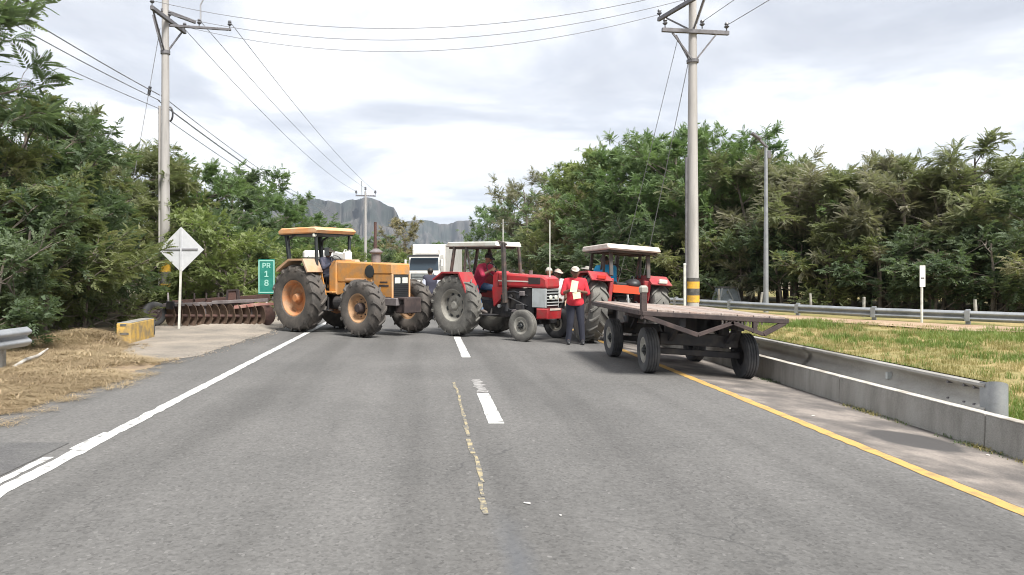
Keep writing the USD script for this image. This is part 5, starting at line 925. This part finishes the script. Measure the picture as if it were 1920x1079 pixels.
# ------------------------------------------------------------------ trees
def frond(L, pairs, ll, lw, droop):
    """A compound leaf: leaflet quads along a drooping stalk; local x along the stalk."""
    V, Fc = [], []
    for k in range(pairs + 1):
        s = (k + 0.6) / (pairs + 0.6); x = L * s; z = -droop * L * s * s
        for sd in ((-1, 1) if k < pairs else (0,)):
            a = sd * (1.05 - 0.35 * s); w = lw / 2; l = ll * (0.7 + 0.5 * math.sin(PI * min(1, s * 0.9 + 0.05)))
            d = np.array([math.cos(a), math.sin(a), -0.25]); p = np.array([-math.sin(a), math.cos(a), 0.0]); o = np.array([x, 0, z]); i = len(V)
            V += [o, o + d * l * 0.45 + p * w - [0, 0, 0.01], o + d * l, o + d * l * 0.45 - p * w + [0, 0, 0.01]]; Fc.append((i, i + 1, i + 2, i + 3))
    return np.array(V), np.array(Fc)
def tree_meshes(seed, H, cr, base=0.25, limbs=12, sec=6, twigs=4, per=5, style=0, fr=(0.42, 6, 0.13, 0.048, 0.25), flat=0.0, lean=0.0, trunk=0.1, stems=1):
    r = np.random.default_rng(seed); wood = MB(); TP, TD = [], []
    for st in range(stems):
        ang = r.uniform(0, 2 * PI); off = np.array([math.cos(ang), math.sin(ang), 0]) * (0.0 if stems == 1 else r.uniform(0.1, cr * 0.25)); ln = np.array([math.cos(ang), math.sin(ang), 0]) * (lean + (0.12 if stems > 1 else 0.0)) * H
        zt = np.linspace(0, 1, 8); tp = off + np.c_[np.cumsum(r.normal(0, 0.05 * H / 8, 8)), np.cumsum(r.normal(0, 0.05 * H / 8, 8)), zt * H * 0.9] + zt[:, None] ** 1.5 * ln
        wood.tube(tp, trunk * (1 - 0.85 * zt) + 0.012, 7)
        for k in range(limbs // stems):
            s = base + (0.97 - base) * ((k + r.uniform(0, 1)) / (limbs // stems)); p0 = np.array([np.interp(s, zt, tp[:, i]) for i in range(3)]); az = k * 2.4 + r.uniform(-0.5, 0.5)
            env = math.sin(PI * min(1, 0.22 + 0.7 * (s - base) / (1 - base))) ** 0.7; L = cr * env * r.uniform(0.65, 1.12); el = r.uniform(0.15, 0.6) + 0.7 * max(0, s - 0.6)
            d = np.array([math.cos(az) * math.cos(el), math.sin(az) * math.cos(el), math.sin(el)]); u = np.linspace(0, 1, 6)
            lp_ = p0 + d * (u * L)[:, None] + np.c_[r.normal(0, 0.05 * L, 6) * u, r.normal(0, 0.05 * L, 6) * u, (0.1 - flat * 0.25) * L * u * u * (1 if el < 0.6 else 0.4)]
            wood.tube(lp_, trunk * 0.38 * (1 - s * 0.55) * (1 - 0.85 * u) + 0.006, 5)
            for q in range(sec):
                u0 = r.uniform(0.25, 1.0); p1 = np.array([np.interp(u0, u, lp_[:, i]) for i in range(3)]); d1 = d + r.normal(0, 0.6, 3) * [1, 1, 0.55] + [0, 0, 0.15 - flat * 0.2]; d1 /= np.linalg.norm(d1); L1 = L * r.uniform(0.22, 0.5) + 0.15
                e = p1 + d1 * L1; wood.tube([p1, (p1 + e) / 2 + r.normal(0, 0.04, 3), e], [0.012, 0.008, 0.004], 4, False)
                for w in range(twigs):
                    p2 = p1 + d1 * L1 * r.uniform(0.3, 1.05); d2 = d1 + r.normal(0, 0.75, 3) * [1, 1, 0.6]; d2 /= np.linalg.norm(d2); sp = r.uniform(0.1, 0.35)
                    for z in range(per):
                        d3 = d2 + r.normal(0, 0.7, 3) * [1, 1, 0.55 * (1 - flat * 0.6)] + [0, 0, 0.05]; TP.append(p2 + d2 * sp * r.uniform(0, 1.2)); TD.append(d3 / np.linalg.norm(d3))
    TP, TD = np.array(TP), np.array(TD); keep = TP[:, 2] > 0.15; TP, TD = TP[keep], TD[keep]
    V, Fc = frond(*fr); N = len(TP); up = np.tile([0, 0, 1.0], (N, 1)) + r.normal(0, 0.28, (N, 3)); yv = np.cross(up, TD); yv /= np.linalg.norm(yv, axis=1, keepdims=True); zv = np.cross(TD, yv); sc = r.uniform(0.7, 1.3, (N, 1, 1))
    P = TP[:, None] + sc * (V[None, :, 0:1] * TD[:, None] + V[None, :, 1:2] * yv[:, None] + V[None, :, 2:3] * zv[:, None]) ; P[..., 2] -= 0.0
    f = (Fc[None] + (np.arange(N) * len(V))[:, None, None]).reshape(-1, 4); return wood, P.reshape(-1, 3), f
PROTO = {}
def proto(key, leaf, **kw):
    wood, v, f = tree_meshes(**kw); c = klass('tree_kind_' + key); H = kw['H']
    part('trunk', wood, K['bark'], c); m = trimesh.Trimesh(v, np.vstack([f[:, [0, 1, 2]], f[:, [0, 2, 3]]]), process=False)
    part('crown', m, LEAF[leaf], c); PROTO[key] = (c, H)
proto('feather', 'olive', seed=1, H=7.0, cr=2.3, base=0.25, limbs=16, sec=6, twigs=5, per=5, fr=(0.36, 8, 0.09, 0.032, 0.3), trunk=0.13)
proto('tall_feather', 'dark', seed=21, H=8.3, cr=2.1, base=0.6, limbs=11, sec=5, twigs=3, per=4, fr=(0.42, 8, 0.12, 0.04, 0.3), trunk=0.13)
proto('dense_dark', 'dark', seed=2, H=6.0, cr=2.6, base=0.08, limbs=18, sec=8, twigs=6, per=7, fr=(0.22, 4, 0.08, 0.04, 0.25), trunk=0.12)
proto('vine_olive', 'olive', seed=3, H=6.0, cr=2.4, base=0.05, limbs=18, sec=8, twigs=6, per=7, fr=(0.2, 4, 0.07, 0.034, 0.35), trunk=0.11)
proto('vine_mixed', 'mixed', seed=23, H=6.0, cr=2.4, base=0.03, limbs=19, sec=8, twigs=6, per=7, fr=(0.2, 4, 0.07, 0.034, 0.35), trunk=0.11)
proto('round_green', 'green', seed=4, H=6.0, cr=2.6, base=0.12, limbs=18, sec=8, twigs=6, per=7, fr=(0.22, 4, 0.08, 0.038, 0.25), trunk=0.12)
proto('layered_brown', 'brown', seed=5, H=6.2, cr=2.8, base=0.16, limbs=18, sec=8, twigs=6, per=6, fr=(0.36, 7, 0.075, 0.03, 0.22), flat=0.9, trunk=0.12, stems=2)
proto('layered_olive', 'olive', seed=6, H=6.2, cr=2.8, base=0.14, limbs=18, sec=8, twigs=6, per=6, fr=(0.32, 6, 0.08, 0.032, 0.22), flat=0.8, trunk=0.12, stems=2)
proto('airy_green', 'green', seed=7, H=8.0, cr=3.3, base=0.15, limbs=20, sec=8, twigs=6, per=7, fr=(0.27, 5, 0.085, 0.038, 0.2), trunk=0.14)
proto('yellow_green', 'lime', seed=17, H=8.0, cr=3.3, base=0.12, limbs=20, sec=8, twigs=6, per=7, fr=(0.27, 5, 0.085, 0.038, 0.2), trunk=0.14)
proto('tan_bare', 'tan', seed=8, H=7.0, cr=3.0, base=0.25, limbs=15, sec=6, twigs=4, per=6, fr=(0.36, 5, 0.12, 0.05, 0.2), trunk=0.14)
proto('bush_dark', 'dark', seed=9, H=2.4, cr=1.5, base=0.03, limbs=16, sec=7, twigs=5, per=5, fr=(0.16, 3, 0.07, 0.034, 0.3), trunk=0.04, stems=3)
proto('bush_olive', 'mixed', seed=10, H=2.4, cr=1.4, base=0.03, limbs=16, sec=7, twigs=5, per=5, fr=(0.17, 4, 0.06, 0.028, 0.35), trunk=0.04, stems=3)
proto('bush_lime', 'lime', seed=12, H=2.4, cr=1.4, base=0.03, limbs=16, sec=7, twigs=5, per=5, fr=(0.16, 3, 0.07, 0.036, 0.3), trunk=0.04, stems=3)
_tn = 0
def tree(name, kind, x, y, h, label, group=None, wide=1.0, cat='tree'):
    global _tn; _tn += 1; r = np.random.default_rng(500 + _tn); c, H = PROTO[kind]; s = h / H
    return copy_of(c, name, label, cat, (x, y, -0.1), r.uniform(0, 2 * PI), (s * wide, s * wide, s), group)
LT = [('tall_feather', -9.6, 15.6, 8.4, 1.0, 'tall dark feathery tree rising above the rest at the left edge'),
      ('vine_mixed', -10.6, 17.2, 5.6, 1.1, 'vine-hung rusty olive tree under the tall feathery tree at the left edge'),
      ('dense_dark', -10.5, 19.4, 5.6, 1.05, 'dense dark green tree behind the cut guard rail end at left'),
      ('dense_dark', -11.6, 21.6, 6.5, 1.1, 'dark bushy tree with blue-green crown top in the left wall of trees'),
      ('vine_mixed', -11.6, 23.2, 6.3, 1.0, 'olive vine-draped tree left of the left power pole'),
      ('feather', -12.2, 25.6, 7.2, 0.75, 'narrow feathery-topped tree just left of the left power pole'),
      ('layered_olive', -12.6, 30.0, 6.9, 1.0, 'layered olive tree behind the left power pole'),
      ('vine_mixed', -11.4, 32.0, 6.6, 1.0, 'olive tree right behind the left power pole'),
      ('round_green', -10.8, 35.4, 6.6, 1.0, 'green round-crowned tree right of the left power pole above the diamond sign'),
      ('dense_dark', -10.2, 39.2, 6.6, 1.0, 'dark green tree behind the diamond sign to its right'),
      ('round_green', -10.2, 45.6, 7.2, 1.0, 'green tree standing behind the green kilometre sign'),
      ('airy_green', -10.0, 54.0, 7.1, 0.9, 'airy green tree left above the orange tractor canopy'),
      ('round_green', -9.9, 64.0, 6.4, 1.0, 'green tree above the rear of the orange tractor canopy'),
      ('airy_green', -9.5, 77.0, 6.3, 1.1, 'distant green tree over the middle of the orange tractor canopy'),
      ('round_green', -9.0, 92.0, 6.0, 1.2, 'distant low green tree right of the slim far power pole'),
      ('tan_bare', -2.9, 112.0, 9.0, 1.0, 'pale tan half-bare tree in the distance above the white lorry'),
      ('round_green', -6.4, 118.0, 6.6, 1.2, 'distant green tree between the far pole and the tan tree'),
      ('airy_green', 2.6, 125.0, 6.2, 1.3, 'distant green tree low beside the red tractor canopy')]
for kd, x, y, h, w, lab in LT: tree('roadside_tree', kd, x, y, h, lab, 'trees along the left side of the road', w)
RT_ = [('yellow_green', 12.6, 58.0, 9.6, 0.9, 'yellow-green tree above the hood of the middle red tractor'), ('airy_green', 12.4, 50.5, 9.2, 0.9, 'green tree above the head of the man in the red shirt'),
       ('round_green', 14.9, 45.5, 9.4, 0.9, 'rounded green tree left behind the right power pole'), ('airy_green', 16.6, 41.5, 7.6, 0.9, 'green tree between the right power pole and the street lamp'), ('round_green', 13.6, 66.0, 10.2, 0.95, 'rounded green tree behind the brown-tinged tree'),('airy_green', 7.9, 96.0, 9.6, 0.85, 'farthest green tree at the left end of the right hand wood'),
       ('round_green', 9.8, 86.0, 9.8, 0.85, 'green tree second from the left end of the right hand wood'),
       ('layered_brown', 10.6, 71.0, 10.4, 0.8, 'brown-tinged tree above the middle red tractor'),
       ('yellow_green', 11.5, 62.0, 10.0, 0.9, 'bright green tree behind the standing people'),
       ('tan_bare', 11.2, 56.0, 7.2, 0.9, 'rusty brown lower tree just left of the rear-facing tractor canopy'),
       ('yellow_green', 12.9, 54.0, 10.2, 0.9, 'tall yellow-green tree above the rear-facing tractor canopy'),
       ('airy_green', 13.4, 47.5, 9.9, 0.9, 'tall airy green tree left of the right power pole'),
       ('airy_green', 14.1, 42.0, 9.3, 0.95, 'green tree directly behind the right power pole'),
       ('airy_green', 14.9, 38.5, 8.7, 0.85, 'tallest airy green tree just right of the right power pole'),
       ('layered_olive', 16.1, 36.6, 7.1, 0.95, 'olive tree directly behind the street lamp'),
       ('layered_brown', 16.7, 34.4, 6.6, 1.0, 'layered brownish tree just right of the street lamp'),
       ('layered_olive', 17.6, 32.6, 6.4, 1.0, 'layered olive tree midway between street lamp and marker sign'),
       ('layered_brown', 18.3, 30.8, 6.0, 1.0, 'layered brown tree with drooping fronds left of the marker sign'),
       ('layered_brown', 19.5, 29.8, 5.9, 1.0, 'layered brown tree behind the white marker sign'),
       ('layered_olive', 20.3, 28.8, 5.9, 0.95, 'olive tree right of the white marker sign'),
       ('feather', 20.8, 28.4, 6.7, 0.95, 'green feathery tree with spiky top near the right edge'),
       ('feather', 22.9, 27.0, 5.2, 1.0, 'sparse feathery tree at the right edge of the wood'),
       ('dense_dark', 21.9, 25.6, 4.6, 1.1, 'low dark tree at the right edge behind the rail')]
for kd, x, y, h, w, lab in RT_: tree('wood_tree', kd, x, y, h, lab, 'trees of the wood behind the far guard rail', w)
BU = [('bush_dark', -8.5, 14.2, 2.3, 'dark shrub behind the cut guard rail end'), ('bush_dark', -8.9, 16.0, 3.0, 'dark shrub under the tall feathery tree'), ('bush_olive', -8.9, 17.2, 3.2, 'tall olive shrub left of the yellow culvert block'), ('bush_olive', -9.1, 19.4, 2.8, 'olive shrub right behind the yellow culvert block'),
      ('bush_dark', -10.2, 21.4, 3.4, 'dark shrub left of the diamond sign'), ('bush_olive', -10.9, 26.2, 3.0, 'olive shrub left of the foot of the left power pole'), ('bush_lime', -8.5, 26.6, 1.5, 'low lime shrub under the diamond sign behind the harrow'), ('bush_lime', -7.5, 27.4, 3.4, 'bright green shrub right of the diamond sign post'), ('bush_dark', -8.6, 30.0, 3.4, 'dark shrub behind the bright green shrub'),
      ('bush_lime', -6.6, 26.2, 2.0, 'small yellow-green shrub over the harrow frame'), ('bush_lime', -7.2, 32.0, 2.8, 'green shrub left of the kilometre sign'), ('bush_dark', -8.4, 36.0, 3.0, 'dark shrub behind the kilometre sign'), ('bush_lime', -8.6, 43.0, 3.2, 'green shrub behind the orange tractor wheel'), ('bush_dark', -7.8, 56.0, 3.5, 'dark distant shrub behind the orange tractor cab'), ('bush_lime', -7.4, 66.0, 3.5, 'distant light green shrub seen through the orange tractor cab'), ('bush_dark', -5.5, 80.0, 3.6, 'distant shrub behind the orange tractor hood'), ('bush_lime', -3.6, 88.0, 3.4, 'distant green shrub left of the white lorry')]
for kd, x, y, h, lab in BU: tree('shrub', kd, x, y, h, lab, 'shrubs along the left verge', 1.0, 'shrub')
BR = [('bush_dark', 9.4, 66, 4.6, 'dark shrub behind the middle red tractor hood'), ('bush_olive', 9.9, 57, 4.4, 'olive shrub behind the standing men'), ('bush_dark', 10.6, 49, 4.4, 'dark shrub left of the rear-facing tractor canopy'), ('bush_dark', 11.6, 43.5, 4.2, 'dark shrub seen under the rear-facing tractor canopy'), ('bush_dark', 12.5, 39.5, 3.6, 'dark shrub left of the right power pole base'), ('bush_olive', 13.6, 37.4, 3.4, 'shrub behind the grey tarpaulin shelter'),
      ('bush_dark', 14.8, 34.8, 3.2, 'dark shrub at the foot of the street lamp'), ('bush_dark', 15.8, 32.6, 3.2, 'dark shrub right of the street lamp foot'), ('bush_olive', 16.6, 30.6, 2.8, 'brownish shrub behind the middle of the far rail'), ('bush_dark', 17.7, 29.0, 2.8, 'dark shrub left of the marker sign foot'), ('bush_dark', 18.8, 27.6, 2.8, 'dark shrub right of the marker sign foot'), ('bush_dark', 20.0, 26.2, 3.0, 'dark shrub behind the rail near the right edge'), ('bush_olive', 21.0, 24.6, 2.6, 'olive shrub behind the rail at the right edge')]
for kd, x, y, h, lab in BR: tree('shrub', kd, x, y, h, lab, 'shrubs behind the far guard rail', 1.05, 'shrub')
def instancer(path, protos, pts, yaw, sc, idx, label, cat):
    pi = UsdGeom.PointInstancer.Define(stage, path); pi.CreatePrototypesRel().SetTargets([p.GetPath() for p in protos]); pi.CreatePositionsAttr(Vt.Vec3fArray.FromNumpy(np.asarray(pts, np.float32)))
    pi.CreateOrientationsAttr(Vt.QuathArray([Gf.Quath(math.cos(a / 2), 0, 0, math.sin(a / 2)) for a in yaw])); pi.CreateScalesAttr(Vt.Vec3fArray.FromNumpy(np.asarray(sc, np.float32))); pi.CreateProtoIndicesAttr(Vt.IntArray.FromNumpy(np.asarray(idx, np.int32)))
    return setd(pi.GetPrim(), kind='stuff', label=label, category=cat)
def child_proto(pi_path, name, kind=None, mesh=None, mat=None):
    p = UsdGeom.Xform.Define(stage, f'{pi_path}/{name}').GetPrim()
    if kind: p.GetReferences().AddInternalReference(PROTO[kind][0].GetPath())
    else: usdkit.mesh(stage, f'{pi_path}/{name}/blades', mesh, mat)
    return p
wp = '/World/background_woodland'; UsdGeom.PointInstancer.Define(stage, wp)
kinds = ['vine_mixed', 'round_green', 'layered_olive', 'vine_olive']; pr = [child_proto(wp, f'kind_{k}', k) for k in kinds]
r_ = np.random.default_rng(77); pts = []
for x0, y0, x1, y1, n, o in ((-14.5, 14, -14, 60, 22, 3.0), (-13, 60, -12, 130, 16, 4.0), (25.5, 28.5, 18.5, 42, 18, 2.0), (18.5, 42, 14, 100, 30, 2.0), (-20, 128, 22, 134, 14, 6.0), (32, 24, 24, 38, 10, 3.0)):
    for k in range(n):
        s = (k + r_.uniform(0, 1)) / n; pts.append((x0 + (x1 - x0) * s + r_.normal() * o * 0.4, y0 + (y1 - y0) * s + r_.normal() * o * 0.4, -0.2))
N = len(pts); sc = r_.uniform(0.8, 1.0, N); sc = np.where([p[0] > 12 and p[1] > 40 for p in pts], sc * 1.42, sc); instancer(wp, pr, pts, r_.uniform(0, 6.28, N), np.repeat(sc[:, None], 3, 1), r_.integers(0, 4, N), 'deep green woodland filling in behind the roadside trees', 'woodland')

# ------------------------------------------------------------------ grass and straw
def clump(seed, n, h, w, spread, lie=0.0):
    r = np.random.default_rng(seed); m = MB()
    for k in range(n):
        a = r.uniform(0, 2 * PI); p = np.array([r.normal() * spread, r.normal() * spread, 0]); d = np.array([math.cos(a), math.sin(a), 0]); s = np.array([-d[1], d[0], 0]) * w; L = h * r.uniform(0.5, 1.2); b = r.uniform(0.1, 0.6) + lie
        up = np.array([0, 0, 1.0]) * max(0.12, 1 - lie); q = p + up * L * 0.55 + d * L * 0.3 * b; e = p + up * L * (0.95 - 0.35 * b) + d * L * (0.75 * b + lie)
        m.add([p - s, p + s, q + s * 0.7, q - s * 0.7, e], [(0, 1, 2), (0, 2, 3), (3, 2, 4)])
    return m.mesh()
gp = '/World/field_grass'; UsdGeom.PointInstancer.Define(stage, gp)
gpr = [child_proto(gp, f'tuft_{n}', None, clump(sd, c, h, w, s), LEAF[l]) for n, sd, c, h, w, s, l in (('green', 1, 26, 0.17, 0.006, 0.09, 'grass'), ('dry', 2, 26, 0.16, 0.006, 0.1, 'dry'), ('low_dry', 3, 30, 0.08, 0.007, 0.13, 'dry'), ('tall_green', 4, 30, 0.26, 0.007, 0.09, 'grass'))]
r_ = np.random.default_rng(5); M = 15000; X = 5.95 + 14 * r_.random(M) ** 1.1; Y = 5.5 + 27 * r_.random(M)
cl = fb(X, Y, 0.45, 21) + 0.5; fdist = np.min(np.linalg.norm(np.stack([X, Y], -1)[:, None] - np.array([np.interp(np.linspace(0, len(RP) - 1, 80), np.arange(len(RP)), RP[:, i]) for i in (0, 1)]).T[None], axis=2), axis=1)
near_rail = (X < 6.15) & (Y < 9.2)
side = np.array([np.interp(y, RP[:, 1], RP[:, 0]) for y in Y]); ok = ((X < side - 2.2) & (fdist > 2.6) & ~near_rail & (cl + 0.18 * r_.random(M) > 0.36)); X, Y, cl = X[ok], Y[ok], cl[ok]
gq = r_.random(len(X)); band = np.exp(-((X - 6.9 - 0.12 * (Y - 9)) / 0.45) ** 2) * (Y < 17)
idx = np.where(cl + 0.3 * band > 0.49, np.where(gq < 0.3 + 0.5 * band, 3, np.where(gq < 0.8, 0, 1)), np.where(gq < 0.5, 1, np.where(gq < 0.85, 2, 0)))
sc = r_.uniform(0.4, 1.0, len(X)) * (0.75 + 0.5 * (fb(X, Y, 0.9, 41) + 0.5)); instancer(gp, gpr, np.c_[X, Y, field_h(X, Y) - 0.01], r_.uniform(0, 6.28, len(X)), np.repeat(sc[:, None], 3, 1), idx, 'patchy dry and green grass in the field behind the guard rail', 'grass')
def straw_h(X, Y):
    d = np.exp(-((X + 6.2) / 1.0) ** 2 - ((Y - 13.0) / 4.0) ** 2) * 0.09 + np.exp(-((X + 7.5) / 0.8) ** 2 - ((Y - 16.0) / 1.2) ** 2) * 0.28
    return d + 0.06 * (fb(X, Y, 1.6, 13) + 0.2) + 0.012
sp_ = Polygon([(-4.85, 7.6), (-4.75, 9.5), (-4.7, 11.5), (-4.68, 13.2), (-5.2, 13.9), (-6.0, 14.6), (-6.5, 16.3), (-7.4, 17.4), (-8.3, 17.4), (-8.4, 14.5), (-7.6, 12.0), (-7.6, 7.0), (-5.6, 6.6)])
sp_ = ragged(sp_.exterior.coords, 0.22, 70); tri = trimesh.creation.triangulate_polygon(sp_, engine='earcut'); tm_ = trimesh.Trimesh(np.c_[tri[0], np.zeros(len(tri[0]))], tri[1]).subdivide_to_size(0.22); v_ = np.array(tm_.vertices)
ed = np.clip(shp_distance(shp_points(v_[:, :2]), sp_.exterior) / 0.5, 0, 1); v_[:, 2] = np.maximum(left_h(v_[:, 0], v_[:, 1]), 0) * ed + straw_h(v_[:, 0], v_[:, 1]) * ed + 0.007; tm_.vertices = v_
solo('straw_bed', tm_, K['strawbed'], kind='structure', smooth=True)
tp = '/World/cut_straw'; UsdGeom.PointInstancer.Define(stage, tp)
tpr = [child_proto(tp, f'tuft_{n}', None, clump(sd, c, h, w, s, lie), LEAF['straw']) for n, sd, c, h, w, s, lie in (('flat', 11, 26, 0.3, 0.007, 0.14, 0.8), ('loose', 12, 22, 0.22, 0.007, 0.1, 0.5), ('fine', 13, 30, 0.16, 0.006, 0.14, 0.7))]
from shapely import contains_xy
r_ = np.random.default_rng(6); X, Y = r_.uniform(-8.7, -4.3, 11000), r_.uniform(6.3, 17.8, 11000); ok = contains_xy(sp_, X, Y) | (contains_xy(sp_.buffer(0.35), X, Y) & (r_.random(len(X)) < 0.18)); X, Y = X[ok], Y[ok]; ok = fb(X, Y, 1.1, 31) + r_.random(len(X)) * 0.35 > 0.1; X, Y = X[ok], Y[ok]
ed = np.clip(shp_distance(shp_points(np.c_[X, Y]), sp_.exterior) / 0.5, 0, 1); ed = np.where(contains_xy(sp_, X, Y), ed, 0.0); Z = np.maximum(left_h(X, Y), 0) * ed + straw_h(X, Y) * ed
sc = r_.uniform(0.6, 1.2, len(X)) * (0.5 + 0.5 * ed); instancer(tp, tpr, np.c_[X, Y, Z + 0.012], r_.uniform(0, 6.28, len(X)), np.repeat(sc[:, None], 3, 1), r_.integers(0, 3, len(X)), 'cut dry straw spread on the left verge beside the road', 'straw')
m = MB(); m.tube([(-6.35, 11.5, 0.17), (-6.5, 12.1, 0.21), (-6.62, 12.7, 0.2), (-6.85, 13.5, 0.24)], [0.03, 0.026, 0.028, 0.014], 7); solo('pale_branch', m, K['cap_white'], 'pale bare branch lying on the straw by the cut guard rail', 'branch')
wd = '/World/shoulder_weeds'; UsdGeom.PointInstancer.Define(stage, wd); wpr = [child_proto(wd, 'tuft_weed', None, clump(21, 14, 0.07, 0.005, 0.05, 0.3), LEAF['dry']), child_proto(wd, 'tuft_green', None, clump(22, 12, 0.06, 0.006, 0.04, 0.3), LEAF['dark'])]
Y = np.concatenate([r_.normal(c, 0.18, n) for c, n in ((9.5, 14), (8.85, 8), (7.5, 16), (7.1, 8), (12, 8), (6.4, 14))]); X = BAR - np.abs(r_.normal(0, 0.05, len(Y))) - 0.02
instancer(wd, wpr, np.c_[X, Y, -(X - ROAD_R) * 0.085], r_.uniform(0, 6.28, len(X)), np.repeat(r_.uniform(0.6, 1.2, len(X))[:, None], 3, 1), r_.integers(0, 2, len(X)), 'small weeds growing in the joint at the foot of the concrete wall', 'weeds')

gv = '/World/loose_gravel'; UsdGeom.PointInstancer.Define(stage, gv); peb = trimesh.creation.icosphere(1, 1.0)
def pebble(seed):
    r = np.random.default_rng(seed); v = np.array(peb.vertices) * (1 + 0.22 * r.normal(size=(len(peb.vertices), 1))) * [1.0, 0.8, 0.55]; return trimesh.Trimesh(v, peb.faces, process=False)
gpr2 = [child_proto(gv, f'stone_{n}', None, pebble(sd), K['apron']) for n, sd in (('flat', 1), ('round', 2))]
q_ = np.array([apr.exterior.interpolate(x).coords[0] for x in r_.uniform(0, apr.length, 2600)]); q_ = q_ + r_.normal(0, 0.16, q_.shape); q_ = q_[q_[:, 0] > -5.5]
instancer(gv, gpr2, np.c_[q_, np.full(len(q_), 0.008)], r_.uniform(0, 6.28, len(q_)), np.repeat((0.006 + 0.016 * r_.random(len(q_)) ** 3)[:, None], 3, 1), r_.integers(0, 2, len(q_)), 'loose gravel strewn along the edge of the left shoulder', 'gravel')
